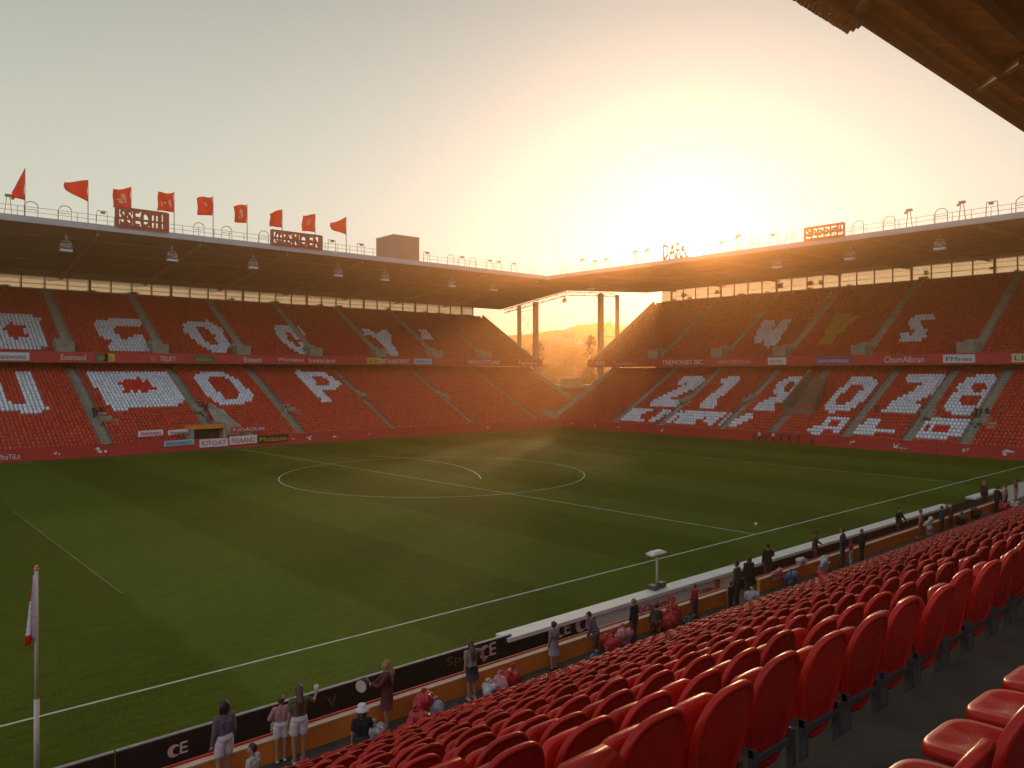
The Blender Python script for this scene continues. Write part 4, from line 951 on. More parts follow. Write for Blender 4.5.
# corner flagpole at left
Xp, Yp = 3.9, 22.5; zt = 5.55
fp = thing('flag_pole', 'tall pale pole with a limp white flag tipped in red at the left', 'flag pole', (Xp,Yp,0))
mb = MB(); mb.tube((Xp,Yp,0),(Xp,Yp,2.3),.062,n=14); mb.tube((Xp,Yp,2.3),(Xp,Yp,zt),.050,.042,14); mb.build('pole', M_pale, fp, True)
mb = MB(); mb.tube((Xp,Yp,zt),(Xp,Yp,zt+.05),.06,.06,12); mb.ball((Xp,Yp,zt+.08),.05,10,6); mb.build('finial', M_amber, fp, True)
mb = MB(); n = 14; m2 = 8; vs = []
for i in range(n+1):
    t = i/n
    for j in range(m2+1):
        u = j/m2; w = .06+.24*t
        vs.append((Xp-.05-w*u*.75, Yp-.05-.06*math.sin(9*u+3*t)*t-.12*u*t, zt-.12-1.62*t-.10*u*t))
mb.add(vs, [(i*(m2+1)+j, i*(m2+1)+j+1, (i+1)*(m2+1)+j+1, (i+1)*(m2+1)+j) for i in range(n) for j in range(m2)])
mb.m = [1 if k//m2 >= 12 and k%m2 > 1 or (k//m2 < 5 and k%m2 > 5) else 0 for k in range(n*m2)]
o = mb.build('flag', [cloth('flag_white', (.62,.58,.60)), M_flag], fp, True); sm = o.modifiers.new('thick', 'SOLIDIFY'); sm.thickness = .012
# ------------------------------------------------------------------ flags on the far roof
flags = [(25,168,-.55,.9,0,'narrow red flag nearly furled, leftmost on the far roof'),(88,180,1.15,.35,0,'red pennant shaped flag streaming left, second on the far roof'),(131,187,.95,.35,1,'red flag with gold and white emblem above the left roof sign'),
    (174,192,.9,.2,2,'square red flag with pale lettering just right of the left roof sign'),(213,196,.9,.3,3,'red flag with a faint pale stripe, fifth from the left on the roof'),(247,204,.8,.3,4,'red flag with a pale upright emblem left of the middle roof sign'),
    (282,209,.85,.55,0,'red flag with a pointed lower left corner above the middle roof sign'),(315,214,.9,.25,5,'red flag with a round gold emblem right of the middle roof sign'),(346,217,1.15,.75,0,'red triangular flag sagging left, nearest the roof plant room')]
for i, (px, py, ln, dr, em_, lab) in enumerate(flags):
    x = xat(px, FA); t = thing('flag_pole', lab, 'flag', (x,FA-.05,29.9), 'red flags along the far roof edge'); ztop = onY(px, py, FA).z
    mb = MB(); mb.tube((x,FA-.05,29.9),(x,FA-.05,ztop),.07,.05,8); mb.build('pole', M_rail, t)
    hgt = 2.75 if ln > 0 else 3.9; n, m2 = 12, 8; vs = []; L = abs(ln)*2.35 if ln > 0 else 1.35
    for a in range(n+1):
        u = a/n
        for b_ in range(m2+1):
            v_ = b_/m2; hh = hgt*(1-u*(.62 if ln > 1.1 else (.30 if em_ == 0 else .12))) if ln > 0 else hgt*(1-.25*u)
            zz = ztop-.1-(dr*1.6*u)-(v_*hh)+.10*math.sin(5*u+i)*(1-v_)
            if ln < 0: zz = ztop-.1-.9*u*hgt*.9-v_*hgt*(1-.85*u)
            vs.append((x-.05-L*u+.06*math.sin(7*v_+i), FA-.05+.24*u*math.sin(6.5*u+2.2*v_+i*1.7), zz))
    mb = MB(); mb.add(vs, [(a*(m2+1)+b_, a*(m2+1)+b_+1, (a+1)*(m2+1)+b_+1, (a+1)*(m2+1)+b_) for a in range(n) for b_ in range(m2)])
    fl = mb.build('flag', M_flag, t, True); sm = fl.modifiers.new('thick', 'SOLIDIFY'); sm.thickness = .02; sm.offset = 0
    def onflag(u, v_):
        a = min(n, int(u*n)); b_ = min(m2, int(v_*m2)); p = Vector(vs[a*(m2+1)+b_]); return p
    if em_:
        mb = MB()
        shapes = {1:[(.25,.35,.5,.75),(.55,.55,.8,.75)],2:[(.2,.45,.40,.75),(.5,.5,.72,.72),(.78,.62,.9,.78)],3:[(.45,.3,.6,.6)],4:[(.35,.35,.6,.75)],5:[(.35,.35,.68,.7)]}[em_]
        for (u0, v0, u1, v1) in shapes:
            for a in range(int(u0*n), max(int(u0*n)+1, int(u1*n))):
                for b_ in range(int(v0*m2), max(int(v0*m2)+1, int(v1*m2))):
                    if (a+b_+i) % 4 == 3: continue
                    c4 = [Vector(vs[aa*(m2+1)+bb])+Vector((0,-.035,0)) for aa, bb in ((a,b_),(a,b_+1),(a+1,b_+1),(a+1,b_))]
                    cen = sum(c4, Vector())/4; mb.add([cen+(c-cen)*.8 for c in c4], [(0,1,2,3)])
        e_ = mb.build('emblem', M_cream, t); e_.parent = fl; e_.location = (0,0,0)
# ------------------------------------------------------------------ roof edge rails and hoops
def roof_rail(par, axis, lim, s, z):
    k = lim[0]; mb = MB()
    P_ = (lambda a, zz: (a, s, zz)) if axis == 'Y' else (lambda a, zz: (s, a, zz))
    while k < lim[1]: mb.tube(P_(k,z), P_(k,z+1.25), .035, n=5); k += 2.2
    for zz in (.65, 1.25): mb.tube(P_(lim[0],z+zz), P_(lim[1],z+zz), .028, n=5)
    mb.build('roof_rail', M_rail, par)
roof_rail(gA, 'Y', (AX0, 106), FA+.15, 29.95); roof_rail(gB, 'X', (BY0, 111), FB+.2, 29.8)
def hoop_mesh(kind, axis):
    mb = MB(); E = (lambda a, z: (a,0,z)) if axis == 'Y' else (lambda a, z: (0,a,z))
    if kind == 0:
        pts_ = [E(-.75,0)]+[E(-.75*math.cos(t*math.pi/8), 1.35+.65*math.sin(t*math.pi/8)) for t in range(9)]+[E(.75,0)]; mb.path([Vector(p) for p in pts_], .05)
        mb.path([Vector(E(-.75,1.0)), Vector(E(.75,1.0))], .035)
    elif kind == 1:
        mb.path([Vector(E(-.7,0)), Vector(E(-.6,1.9)), Vector(E(.6,1.9)), Vector(E(.7,0))], .05); mb.cbox(E(.1,1.75), (.5,.3,.35) if axis == 'Y' else (.3,.5,.35))
    else:
        mb.path([Vector(E(-.4,0)), Vector(E(-.15,2.3))], .05); mb.path([Vector(E(.4,0)), Vector(E(.15,2.3))], .05); mb.cbox(E(0,2.4), (.75,.4,.3) if axis == 'Y' else (.4,.75,.3)); mb.cbox(E(.45,2.1), (.3,.25,.25) if axis == 'Y' else (.25,.3,.25))
    return mb.mesh('roof_hoop', M_rail)
HM = {(k, a): hoop_mesh(k, a) for k in range(3) for a in 'YX'}
for px, kd in ((9,2),(32,0),(66,0),(103,1),(200,0),(228,0),(265,0),(333,1),(362,1),(428,1),(452,0),(463,1),(474,0),(491,1),(500,1),(515,1)):
    o = link('roof_hoop', HM[(kd,'Y')], gA); o.location = Vector((xat(px,FA),FA+.4,29.95))-gA.location
for px, kd in ((562,0),(581,2),(594,1),(605,1),(634,2),(646,2),(720,1),(737,2),(753,0),(772,1),(789,0),(857,0),(888,0),(908,2),(940,0),(961,2),(991,1),(1022,0)):
    o = link('roof_hoop', HM[(kd,'X')], gB); o.location = Vector((FB+.4,yat(px,FB),29.8))-gB.location
# roof signs
def sign(s, px0, px1, z, hgt, axis, label, m, cells):
    if axis == 'Y': x0, x1 = xat(px0,FA-.4), xat(px1,FA-.4); base = ((x0+x1)/2,FA-.4,z); W = x1-x0; P0 = Vector((x0,FA-.4,z)); ex = Vector((1,0,0))
    else: y0, y1 = yat(px0,FB-.4), yat(px1,FB-.4); base = (FB-.4,(y0+y1)/2,z); W = y0-y1; P0 = Vector((FB-.4,y0,z)); ex = Vector((0,-1,0))
    t = thing('roof_sign', label, 'sign', base); mb = MB(); uz = Vector((0,0,1))
    for zz in (0, hgt): mb.beam(P0+uz*zz, P0+ex*W+uz*zz, .16, .14)
    mb.beam(P0+uz*hgt*.45, P0+ex*W+uz*hgt*.45, .10, .30); mb.beam(P0+uz*hgt*.08, P0+ex*W+uz*hgt*.08, .10, .30); mb.beam(P0+uz*hgt*.94, P0+ex*W+uz*hgt*.94, .10, .34)
    for k in range(cells+1): mb.beam(P0+ex*(W*k/cells), P0+ex*(W*k/cells)+uz*hgt, .30 if k not in (0,cells) else .55, .12)
    mb.build('frame', m, t)
    n_ = Vector((0,-.12,0)) if axis == 'Y' else Vector((-.12,0,0))
    text(s, P0+ex*.3+uz*.12+n_, W-.6, hgt-.2, axis, m, t, .08, bold=.035)
    return t
sign('SSEOTII', 117, 167, 29.95, 2.6, 'Y', 'dark red openwork letter sign on the left part of the far roof', M_signred, 6)
sign('CESMOEN', 272, 321, 29.95, 2.2, 'Y', 'red openwork letter sign on the far roof between two flags', M_signred, 7)
sign('Shooigli', 805, 844, 29.8, 1.9, 'X', 'red openwork letter sign on the roof behind the goal right of the sun', M_signred, 6)
sg = thing('roof_sign', 'free standing letters on the roof edge right beside the sun', 'sign', (FB-.3,yat(675,FB),29.8)); ya = yat(663,FB-.3)
text('DARK', (FB-.3,ya,29.95), ya-yat(688,FB-.3), 2.6, 'X', M_signred, sg, .1, bold=.03)
mb = MB(); mb.beam((FB-.25,ya,29.9),(FB-.25,yat(688,FB-.3),29.9),.1); mb.build('bar', M_signred, sg)
# plant room on the far roof
a = onY(418,262,118); x0, x1 = xat(392.5,116), xat(418,116); pr_ = thing('plant_room', 'brown box shaped plant room standing on the far roof', 'plant room', ((x0+x1)/2,119,29.5))
mb = MB(); mb.box((x0,115.6,28.6),(x1,121.4,onY(392,234,116).z-.2)); mb.build('wall', M_plant, pr_)
mb = MB(); zc = onY(392,234,116).z-.2; mb.box((x0-.08,115.5,zc),(x1+.08,121.5,zc+.16)); mb.build('roof', M_roofe, pr_)
# floodlights hanging under the roof edges
def flood(x, y, z, axis, label, grp, fl_s=1.0, m1=M_galv):
    t = thing('hanging_floodlight', label, 'floodlight', (x,y,z), grp); s = fl_s
    mb = MB(); mb.tube((x,y,z),(x,y,z-1.0*s),.09,n=8); mb.box((x-.14,y-.14,z-.65*s),(x+.14,y+.14,z-.25*s)); mb.build('stem', m1, t)
    E = (lambda a, b_, c: (x+a*s, y+b_*s, z+c*s)) if axis == 'Y' else (lambda a, b_, c: (x+b_*s, y+a*s, z+c*s))
    mb = MB()
    for a in (-.62,.62):
        for b_ in (-.3,.3): mb.beam(E(a*.45,b_*.5,-.95), E(a,b_,-1.35), .06); mb.beam(E(a,b_,-1.35), E(a,b_,-2.1), .06)
    for a in (-.31,0,.31): mb.beam(E(a,-.3,-1.35), E(a,-.3,-2.1), .05); mb.beam(E(a,.3,-1.2), E(a,.3,-2.1), .05)
    for b_ in (-.3,.3): mb.beam(E(-.62,b_,-1.35), E(.62,b_,-1.35), .06); mb.beam(E(-.4,b_,-1.0), E(.4,b_,-1.0), .06)
    for k in range(7): mb.cbox(E(-.6+.2*k, rnd.uniform(-.2,.2), -1.45+rnd.uniform(-.3,.1)), (.2,.2,.28))
    mb.build('cage', m1, t)
    mb = MB(); a = E(-.72,-.34,-2.1); b_ = E(.72,.34,-2.38); mb.box([min(a[i],b_[i]) for i in range(3)], [max(a[i],b_[i]) for i in range(3)]); mb.build('lamp_bar', M_lamp, t)
lf = ['big pale hanging floodlight, leftmost under the far roof','hanging floodlight below the left roof sign','hanging floodlight below the fifth and sixth flags','hanging floodlight below the last two flags','hanging floodlight directly below the plant room','hanging floodlight right of the plant room','hanging floodlight near the right end of the far roof']
for (px, py), lab in zip(((66,232),(172,241),(253,251),(338,260),(385,266),(452,272),(494,276)), lf):
    p = onY(px, py, 115.5); flood(p.x, p.y, und(115.5)-.1, 'Y', lab, 'floodlights hanging under the far roof')
for (px, py), lab in zip(((777,250),(850,241),(940,231)), ('hanging floodlight left of the roof sign behind the goal','hanging floodlight just right of the sign behind the goal','hanging floodlight at the right end of the goal roof')):
    y = yat(px, 110.5); flood(110.5, y, 29.2, 'X', lab, 'floodlights hanging under the goal roof')
p = onX(591, 284, 112); flood(112, p.y, 29.2, 'X', 'dim hanging floodlight at the roof corner', 'floodlights hanging under the goal roof')
flood(125.2, 124.0, 28.2, 'X', 'small lamp hanging from the truss in the open corner', 'floodlights hanging under the goal roof', .7, M_signred)
# ------------------------------------------------------------------ writing on the fascias and barriers
def fa(px0, px1, s, m, dy=.32, hgt=.85, back=None):
    y = 125.97; x0, x1 = xat(px0,y), xat(px1,y)
    if back: mb = MB(); mb.box((x0-.4,y-.03,12.25),(x1+.4,y+.03,13.35)); mb.build('sign_panel', back, gA); y -= .04
    text(s, (x0,y,12.0+dy), x1-x0, hgt, 'Y', m, gA)
fa(-3,26,'Batewome',M_navy,.42,.75,M_letter); fa(61,86,'Eoensesd',M_letter,.35); fa(98,105,'LEOM',M_yellow,.4,.6,M_green); fa(107,112,'TLY',M_signred,.4,.6,M_yellow); fa(151,155,'G',M_yellow,.4,.7); fa(160,176,'TELKY',M_letter,.35,.75)
fa(197,212,'Roaumer',M_yellow,.45,.5,M_green); fa(244,262,'Esteem',M_letter,.32); fa(278,304,'Wtomepuax',M_letter,.34,.8); fa(309,335,'Inniacans',M_letter,.34,.8); fa(369,379,'BORA',M_navy,.42,.6,M_yellow); fa(381,409,'DISTANANTMENT',M_letter,.34,.8)
fa(416,430,'WINLUX',M_navy,.42,.6,M_blue); fa(467,500,'VINWOMTUAD',M_letter,.34,.85); fa(518,537,'Taooenn',M_letter,.34,.8)
def fb_(px0, px1, s, m, dy=.4, hgt=.8, back=None):
    x = 123.97; y0, y1 = yat(px0,x), yat(px1,x)
    if back: mb = MB(); mb.box((x-.03,y1-.4,12.0),(x+.03,y0+.4,13.2)); mb.build('sign_panel', back, gB); x -= .04
    text(s, (x,y0,11.75+dy), y0-y1, hgt, 'X', m, gB)
fb_(596,605,'NMPE',M_letter); fb_(613,638,'Tnoowens',M_pink); fb_(662,703,'TREMONES IBC',M_letter,.4,.85); fb_(717,750,'VINNOMTOUN',M_pink,.4,.75); fb_(770,784,'NOTIC',M_navy,.45,.6,M_letter); fb_(818,849,'DNNOMUMBARE',M_letter,.45,.55,mat('panel_purple',(.20,.05,.22),.6))
fb_(884,924,'ChumAlbran',M_letter,.38,.95); fb_(946,972,'PMnes',M_navy,.5,.65,M_letter); fb_(1015,1040,'LIVE',M_navy,.5,.65,M_cream)
def emb(par, axis, px, z, s, seed):
    r_ = random.Random(seed); mb = MB(); f = 107.23 if axis == 'Y' else 107.38
    c = xat(px,f) if axis == 'Y' else yat(px,f)
    for k in range(6):
        u, v_ = r_.uniform(-.6,.6)*s, r_.uniform(-.4,.4)*s; w_, h_ = r_.uniform(.12,.42)*s, r_.uniform(.08,.32)*s
        pts_ = [(u+w_*math.cos(t)*r_.uniform(.7,1), v_+h_*math.sin(t)*r_.uniform(.7,1)) for t in [k2*math.pi/4 for k2 in range(8)]]
        mb.add([(c+a, f-.003*k, z+b_) if axis == 'Y' else (f-.003*k, c-a, z+b_) for a, b_ in pts_], [tuple(range(8))])
    mb.build('emblem', M_letter, par)
for i, (px, s) in enumerate(((57,.6),(102,1.2),(293,.5),(309,.9),(335,.7),(369,.6),(488,.6))): emb(gA, 'Y', px, .75, s*.7, 40+i)
for i, (px, s) in enumerate(((572,.6),(595,.5),(619,.6),(662,.9),(852,.8),(897,.9),(966,.7),(1008,1.1))): emb(gB, 'X', px, .75, s*.75, 60+i)
xa = xat(0,107.2); text('9ssTiLn', (xa,107.2,.35), xat(20,107.2)-xa, .6, 'Y', M_letter, gA); ya = yat(896,107.38); text('JYkon', (107.36,ya,.25), ya-yat(907,107.38), .4, 'X', M_letter, gB)
def banner(px0, px1, z0, hgt, s, m, mt, label, y=107.1, tilt=0):
    x0, x1 = xat(px0,y), xat(px1,y); t = thing('banner', label, 'banner', ((x0+x1)/2,y,z0), 'banners along the far barrier')
    mb = MB(); mb.add([(x0,y-.04,z0),(x1,y-.04,z0+tilt),(x1,y,z0+tilt),(x0,y,z0),(x0,y-.04,z0+hgt),(x1,y-.04,z0+hgt+tilt),(x1,y,z0+hgt+tilt),(x0,y,z0+hgt)], [(0,3,2,1),(4,5,6,7),(0,1,5,4),(1,2,6,5),(2,3,7,6),(3,0,4,7)]); mb.build('cloth', m, t)
    text(s, (x0+.3,y-.05,z0+hgt*.2), x1-x0-.6, hgt*.6, 'Y', mt, t)
banner(138,163,2.15,.75,'SINOHTIMAN',M_letter,M_ltred,'white banner with red capitals on the front seats left of the tunnel',108.0,.1); banner(168,191,2.2,.6,'Annueteor',M_letter,M_navy,'slim white banner with dark lettering above the barrier left of the tunnel',108.0,.2)
banner(164,194,.75,.75,'EANOWARTS',M_blue,M_navy,'pale blue banner with dark lettering on the barrier left of the tunnel',107.1,.1); banner(199.5,228,.35,1.1,'KITOAT',M_letter,M_ltred,'white banner with large red letters directly under the tunnel',107.05,.0)
banner(229.5,257,.45,1.15,'REIAAND',M_letter,M_ltred,'white banner with red letters right of the tunnel',107.1,.1); banner(231,266,2.05,.8,'F-IOAOUN',M_red,M_letter,'red banner with white letters on the front seats right of the tunnel',108.0,.1); banner(257.5,288,.45,1.05,'Msstacte',M_black,M_yellow,'black banner with yellow green letters on the far barrier',107.1,.1)
# ------------------------------------------------------------------ distant spectators (a few pixels each)
far = []
def far_person(p, m1, m2, label, rz=0, h=1.7):
    t = thing('person', label, 'person', p, 'small figures in the far stands', rz); s = h/1.7
    mb = MB(); 
    for sx in (-.09,.09): capsule(mb, Vector((sx,0,.9))*s, Vector((sx,.02,.06))*s, .09*s, .05*s, 8)
    link('trousers', mb.mesh('trousers', m2, True), t)
    mb = MB(); capsule(mb, Vector((0,0,.98))*s, Vector((0,0,1.3))*s, .15*s, .17*s, 10); capsule(mb, Vector((-.16,0,1.36))*s, Vector((.16,0,1.36))*s, .07*s, .07*s, 8)
    for sx in (-1,1): capsule(mb, Vector((sx*.2,0,1.36))*s, Vector((sx*.26,.06,1.08))*s, .055*s, .04*s, 8); capsule(mb, Vector((sx*.26,.06,1.08))*s, Vector((sx*.22,.2,.95))*s, .04*s, .035*s, 8)
    link('jacket', mb.mesh('jacket', m1, True), t)
    mb = MB(); mb.ball((0,.01*s,1.60*s), .115*s, 10, 8, sc=(.85,.95,1.1)); capsule(mb, Vector((0,0,1.42))*s, Vector((0,0,1.52))*s, .05*s, .05*s, 8); link('body', mb.mesh('body', SKIN, True), t)
    mb = MB(); mb.ball((0,-.02*s,1.63*s), .12*s, 10, 8, sc=(.88,.95,1.02)); link('hair', mb.mesh('hair', h_dk, True), t)
def stepA(px, i): return (xat(px, LA[i][0]+.3), LA[i][0]+.3, LA[i][1])
def stepB(px, i): x = LB[i][0]+.3; return (x, yat(px, x), LB[i][1])
far_person(stepA(94,9), c_dk, c_navy, 'dark figure at left of the pair on the first aisle of the far stand', math.pi)
far_person(stepA(97.5,9), c_redt, c_dk, 'figure in red beside a dark figure on the first far aisle', math.pi)
far_person(stepA(101,9), c_blk, c_dk, 'black clad figure at right of the group on the first far aisle', math.pi)
far_person(stepA(202,10), c_brown, c_dk, 'brown clad figure above the tunnel in the far stand', math.pi)
far_person(stepA(206,9), c_dk, c_navy, 'dark figure standing right above the tunnel roof', math.pi)
far_person(stepA(286,8), c_redt, c_wht, 'figure in red beside the letter P in the far stand', math.pi)
far_person(stepB(976,8), c_dk, c_dk, 'dark figure left on the aisle beside the numeral eight', math.pi/2)
far_person(stepB(981,8), c_brown, c_navy, 'brown clad figure in the middle of the aisle beside the eight', math.pi/2)
far_person(stepB(987,8), c_blk, c_dk, 'black clad figure right on the aisle beside the numeral eight', math.pi/2)
far_person(stepB(876,8), c_dk, c_dk, 'dark figure on the aisle between the zero and the seven', math.pi/2)
for k, (px, m1, w_) in enumerate(((754,c_redt,'red'),(760,c_wht,'white'),(766,c_redt,'bright red'),(774,c_lt,'grey'),(782,c_dk,'black'),(790,c_brown,'brown'),(799,c_dk,'charcoal'),(812,c_redt,'dark red'))):
    x = 107.0; far_person((x-.2, yat(px,x), 0), m1, c_dk, f'small figure in {w_} at the goal barrier, {nth(k+1)} from left of that group', math.pi/2, 1.65)
# ------------------------------------------------------------------ the town and hills seen through the open corner
def far_pt(px, d): v = FW+RT*((px-CX)/F); return Vector((v.x*d, v.y*d, 0))
def slope_z(d): return 0 if d < 210 else (d-210)/210*22
hm_ = MB(); nu, nd = 26, 22; vs = []
for j in range(nd+1):
    d = 205+215*j/nd
    for i in range(nu+1):
        px = 380+i*14; p = far_pt(px, d); z = slope_z(d)+(2.0*math.sin(i*.9+j*.7)+1.2*math.sin(i*2.1-j*1.3))*(min(1, j/6))-.1
        vs.append((p.x, p.y, z if j < nd else -1))
hm_.add(vs, [(j*(nu+1)+i, j*(nu+1)+i+1, (j+1)*(nu+1)+i+1, (j+1)*(nu+1)+i) for j in range(nd) for i in range(nu)])
struct(hm_.build('hillside', mat('hillside_scrub', (.10,.085,.04), .95, .4, .05), smooth=True))
def ridge(name, d, prof_, col, dep):
    mb = MB(); vs = []; m = len(prof_)
    for (px, py) in prof_:
        z = H+(HY-py)/F*d; a = far_pt(px, d-dep*.5); b_ = far_pt(px, d); c_ = far_pt(px, d+dep*.7)
        a2 = far_pt(px+1.5, d-dep*.2)
        vs += [(a.x,a.y,-2), (a2.x,a2.y,z*.55+1.5*math.sin(px*.5)), (b_.x,b_.y,z), (c_.x,c_.y,-2)]
    fs = []
    for i in range(m-1):
        for k in range(3): fs.append((i*4+k, i*4+k+1, (i+1)*4+k+1, (i+1)*4+k))
    mb.add(vs, fs); struct(mb.build(name, mat(name+'_scrub', col, .95, .3, .02), smooth=True))
pf = [(380,352),(430,346),(470,340),(500,337),(530,334),(545,331.5),(556,330),(566,329),(574,326),(580,324.5),(590,324),(600,322.5),(612,323),(625,326),(650,325),(690,333),(740,343),(800,350)]
pf2 = []
for i in range(len(pf)-1):
    for t in range(4): u = t/4; x = pf[i][0]*(1-u)+pf[i+1][0]*u; pf2.append((x, pf[i][1]*(1-u)+pf[i+1][1]*u+.5*math.sin(x*.9)+.35*math.sin(x*2.3)))
ridge('hills', 470, pf2, (.13,.11,.06), 90)
# buildings of the town
M_town = [mat('town_wall_a', (.34,.28,.22), .85, .15, .2), mat('town_wall_b', (.26,.22,.18), .85, .15, .2), mat('town_wall_c', (.42,.37,.30), .85, .15, .2)]
M_trf = mat('town_roof', (.22,.10,.06), .85, .2, .3); M_win = mat('town_window', (.05,.05,.055), .25)
def block(px, d, w, dp, ztop, label, m, flat=True, name='tower_block', cat='building', grp=None):
    p = far_pt(px, d); zb = slope_z(d)-2; t = thing(name, label, cat, (p.x,p.y,zb), grp); ang = math.atan2(FW.y, FW.x)+rnd.uniform(-.3,.3)-math.pi/2; t.rotation_euler.z = ang
    h_ = ztop-zb; mb = MB(); mb.box((-w/2,-dp/2,0),(w/2,dp/2,h_)); link('wall', mb.mesh('wall', m), t)
    mb = MB()
    if flat: mb.box((-w/2-.2,-dp/2-.2,h_),(w/2+.2,dp/2+.2,h_+.5)); mb.box((-w*.2,-dp*.2,h_+.5),(w*.15,dp*.2,h_+2.2))
    else:
        e = .4; mb.add([(-w/2-e,-dp/2-e,h_),(w/2+e,-dp/2-e,h_),(w/2+e,dp/2+e,h_),(-w/2-e,dp/2+e,h_),(-w/2-e,0,h_+dp*.32),(w/2+e,0,h_+dp*.32)], [(0,1,5,4),(2,3,4,5),(3,0,4),(1,2,5),(0,3,2,1)])
    link('roof', mb.mesh('roof', M_roofe if flat else M_trf), t)
    nf = max(1, min(9, int((h_-1)/3))); nw = max(2, int(w/3))
    for f in range(nf):
        for k in range(min(nw, 6)):
            x = -w/2+w*(k+.5)/min(nw,6); z = 1.2+(h_-1.2)*f/nf; mb = MB(); mb.box((x-.6,-dp/2-.05,z+.4),(x+.6,-dp/2+.02,z+1.8)); o = link('window', mb.mesh('window', M_win), t)
z_ = lambda py, d: H+(HY-py)/F*d
block(569, 380, 5.2, 8, z_(333,380), 'tallest square tower block in the town beyond the open corner', M_town[1])
block(559, 370, 6.5, 8, z_(341,370), 'shorter broad tower block left of the tallest one', M_town[1]); block(551.5, 392, 5, 7, z_(347,392), 'low slim block at the left of the two towers', M_town[0]); block(580, 400, 6, 7, z_(344,400), 'low block right of the tallest tower', M_town[0])
hp = [(547,360,368),(553,330,374),(561,300,373),(566,350,365),(575,290,373),(582,320,370),(589,270,372),(572,390,359),(586,400,357),(556,410,357),(549,280,377),(593,340,366),(540,330,367),(600,330,366),(564,255,377),(579,240,380),(555,250,379)]
for k, (px, d, py) in enumerate(sorted(hp)):
    block(px, d, rnd.uniform(5,8), rnd.uniform(5,7), z_(py,d)-1.5, f'small hazy house in the town beyond the corner, {nth(k+1)} from the left', M_town[k%3], False, 'house', 'house', 'houses of the town beyond the corner')
# trees of the town: tapered trunk and a crown of leaf clumps
M_leaf = [mat('leaf_dark', (.045,.055,.018), .8, .3, 2), mat('leaf_olive', (.075,.07,.022), .8, .3, 2)]; M_bark = mat('bark', (.09,.06,.04), .9, .3, 5)
def tree_meshes(seed, tall):
    r_ = random.Random(seed); mb = MB(); hh = 7*tall
    mb.tube((0,0,-.5),(.1,.1,hh*.45),.28,.18,7); mb.tube((.1,.1,hh*.45),(-.1,.2,hh*.8),.18,.06,6)
    for k in range(5): a = k*1.3; mb.tube((.05,.1,hh*(.35+.08*k)),(1.3*math.cos(a),1.3*math.sin(a),hh*(.55+.07*k)),.09,.03,5)
    tr = mb.mesh('trunk', M_bark); mb = MB()
    for c_ in range(16):
        a = r_.uniform(0,6.28); rr = r_.uniform(.2,1.0)*1.9/tall**.5; zz = hh*r_.uniform(.42,1.0); rr *= 1-.5*abs(zz/hh-.65); cx_, cy_ = rr*math.cos(a), rr*math.sin(a); cr = r_.uniform(.6,1.15)
        for l in range(34):
            v_ = Vector((r_.gauss(0,1), r_.gauss(0,1), r_.gauss(0,1))).normalized()*cr*r_.uniform(.5,1.05); p = Vector((cx_,cy_,zz))+v_
            u_ = Vector((r_.gauss(0,1), r_.gauss(0,1), r_.gauss(0,1))).normalized()*.24; w_ = u_.cross(Vector((r_.gauss(0,1),r_.gauss(0,1),r_.gauss(0,1)))).normalized()*.17
            mb.add([p-u_, p+w_, p+u_, p-w_], [(0,1,2,3)], c_%2)
    return tr, mb.mesh('crown', M_leaf)
TM = [tree_meshes(11, 1), tree_meshes(12, 1.2), tree_meshes(13, .85), tree_meshes(14, 1.7)]
tp = sorted([(rnd.uniform(536,606), rnd.uniform(200,405)) for k in range(60)]); 
for k, (px, d) in enumerate(tp):
    p = far_pt(px, d); t = thing('tree', f'hazy tree in the town beyond the open corner, {nth(k+1)} from the left', 'tree', (p.x,p.y,slope_z(d)-.3), 'trees of the town beyond the corner', rnd.uniform(0,6.28))
    tr, cr = TM[rnd.choice((0,0,1,2))]; link('trunk', tr, t); link('crown', cr, t); t.scale = (s_ := rnd.uniform(.8,1.25), s_, s_)
for px, d, lab in ((540.5,215,'tall thin tree beside the left corner column'),(592.5,210,'tall tree with bare top beside the right corner column')):
    p = far_pt(px, d); t = thing('tree', lab, 'tree', (p.x,p.y,0), 'tall trees at the open corner'); tr, cr = TM[3]; link('trunk', tr, t); link('crown', cr, t); t.scale = (1.1,1.1,z_(343 if px < 560 else 337,d)/12)
wm = MB(); r_ = random.Random(5)
for k in range(420):
    px, d = r_.uniform(480,660), r_.uniform(215,425); p = far_pt(px, d); z0 = slope_z(d)
    for l in range(26):
        v_ = Vector((r_.gauss(0,1.5), r_.gauss(0,1.5), abs(r_.gauss(1.6,1.3))))+Vector((p.x,p.y,z0)); u_ = Vector((r_.gauss(0,1),r_.gauss(0,1),r_.gauss(0,1))).normalized()*.7; w_ = u_.cross(Vector((r_.gauss(0,1),r_.gauss(0,1),r_.gauss(0,1)))).normalized()*.5
        wm.add([v_-u_, v_+w_, v_+u_, v_-w_], [(0,1,2,3)], l%2)
o = wm.build('woodland', M_leaf); tag(o, 'scrubby woodland covering the hillside between the houses beyond the corner', 'woodland', kind='stuff')
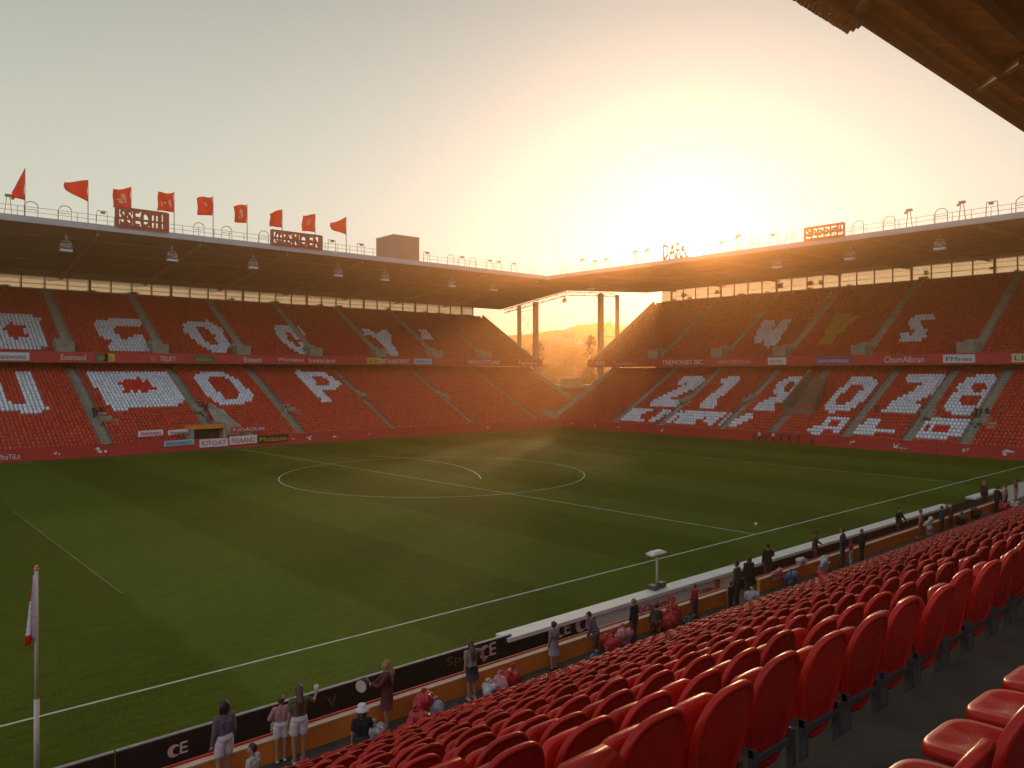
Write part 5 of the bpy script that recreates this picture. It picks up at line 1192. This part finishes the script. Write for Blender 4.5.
# ------------------------------------------------------------------ sky, sun, air, camera
SUNPX = (683, 245); sd = ray(*SUNPX).normalized(); el = math.asin(sd.z); az = math.atan2(sd.x, sd.y)
w = bpy.data.worlds.new('World'); sc.world = w; w.use_nodes = True; nt = w.node_tree; bg = nt.nodes['Background']
sk = nt.nodes.new('ShaderNodeTexSky'); sk.sky_type = 'NISHITA'; sk.sun_disc = False; sk.sun_elevation = el; sk.sun_rotation = az; sk.altitude = 50; sk.air_density = 1.0; sk.dust_density = 2.0; sk.ozone_density = 1.0
tc = nt.nodes.new('ShaderNodeTexCoord')
def vm(op, a, b_):
    n = nt.nodes.new('ShaderNodeVectorMath'); n.operation = op
    for i, v in enumerate((a, b_)):
        if isinstance(v, (tuple, Vector)): n.inputs[i].default_value = v
        else: nt.links.new(v, n.inputs[i])
    return n
def mm(op, a, b_=None):
    n = nt.nodes.new('ShaderNodeMath'); n.operation = op
    for i, v in enumerate((a, b_)):
        if v is None: continue
        if isinstance(v, (int, float)): n.inputs[i].default_value = v
        else: nt.links.new(v, n.inputs[i])
    return n.outputs[0]
nd_ = vm('NORMALIZE', tc.outputs['Generated'], (0,0,0)).outputs[0]
dt = mm('MAXIMUM', vm('DOT_PRODUCT', nd_, sd).outputs['Value'], 0)
def lobe(pw, amp): return mm('MULTIPLY', mm('POWER', dt, pw), amp)
def col(c, k):
    n = nt.nodes.new('ShaderNodeVectorMath'); n.operation = 'SCALE'; n.inputs[0].default_value = c
    if isinstance(k, (int, float)): n.inputs['Scale'].default_value = k
    else: nt.links.new(k, n.inputs['Scale'])
    return n.outputs[0]
SKY_TINT = (.10, .145, .20); SKY_K = .08
base = vm('MULTIPLY', sk.outputs[0], SKY_TINT).outputs[0]
# pale evening veil over the whole dome, brighter round the sun (values in units of the sky texture)
zz = nt.nodes.new('ShaderNodeSeparateXYZ'); nt.links.new(nd_, zz.inputs[0])
veil = col((7.0, 7.5, 6.3), mm('MAXIMUM', mm('SUBTRACT', 1.45, mm('MULTIPLY', mm('MAXIMUM', zz.outputs[2], 0), 1.9)), .50))
back_fill = mm('MAXIMUM', vm('DOT_PRODUCT', nd_, Vector((-.64,-.70,.16)).normalized()).outputs['Value'], 0)  # added blue glow behind the camera, out of view, to brighten far stands
veil = vm('ADD', veil, col((4.2, 5.8, 9.4), mm('POWER', back_fill, 1.5))).outputs[0]
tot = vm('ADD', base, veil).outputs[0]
for pw, amp, c_ in ((4, .8, (1,1,1)), (25, .8, (.1,.3,1)), (400, 3, (.8,.88,.8)), (2500, 60, (1,.92,.75)), (5000, 140, (1,.92,.75)), (60000, 3000, (1,.95,.85))):
    tot = vm('ADD', tot, col(c_, lobe(pw, amp))).outputs[0]
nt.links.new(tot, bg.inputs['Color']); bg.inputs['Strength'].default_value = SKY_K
sl = bpy.data.lights.new('sun', 'SUN'); sl.energy = 2.6; sl.angle = R(2.6); sl.color = (1, .66, .34)
so = bpy.data.objects.new('sun', sl); C.objects.link(so); so.rotation_euler = sd.to_track_quat('Z', 'Y').to_euler(); so.location = (60,40,80)
HAZE = 1
if HAZE:
    mb = MB(); mb.box((-610,-610,-3.2),(610,610,46)); hz = mb.build('haze', None) if 0 else link('haze', mb.mesh('haze', []))
    hzm = bpy.data.materials.new('haze_air'); hzm.use_nodes = True; n_ = hzm.node_tree; n_.nodes.remove(n_.nodes['Principled BSDF'])
    pv = n_.nodes.new('ShaderNodeVolumePrincipled'); pv.inputs['Density'].default_value = .0017; pv.inputs['Color'].default_value = (1,.52,.22,1); pv.inputs['Anisotropy'].default_value = .83
    n_.links.new(pv.outputs[0], n_.nodes['Material Output'].inputs['Volume']); hz.data.materials.append(hzm)
    tag(hz, 'warm evening haze filling the stadium and the air beyond', 'haze', kind='stuff')
cam = bpy.data.cameras.new('camera'); co = bpy.data.objects.new('camera', cam); C.objects.link(co); sc.camera = co
co.location = EYE; co.rotation_euler = (-FW).to_track_quat('Z', 'Y').to_euler(); cam.sensor_width = 36; cam.lens = 36*F/1024; cam.shift_y = -(384-HY)/1024
cam.clip_start = .05; cam.clip_end = 6000
sc.view_settings.view_transform = 'Standard'; sc.view_settings.look = 'None'; sc.view_settings.exposure = .1; sc.view_settings.gamma = 1; sc.view_settings.use_curve_mapping = False
cy = sc.cycles; cy.use_denoising = True; cy.max_bounces = 5; cy.diffuse_bounces = 3; cy.glossy_bounces = 2; cy.transmission_bounces = 2; cy.volume_bounces = 0; cy.transparent_max_bounces = 6; cy.caustics_reflective = False; cy.caustics_refractive = False; cy.sample_clamp_indirect = 4
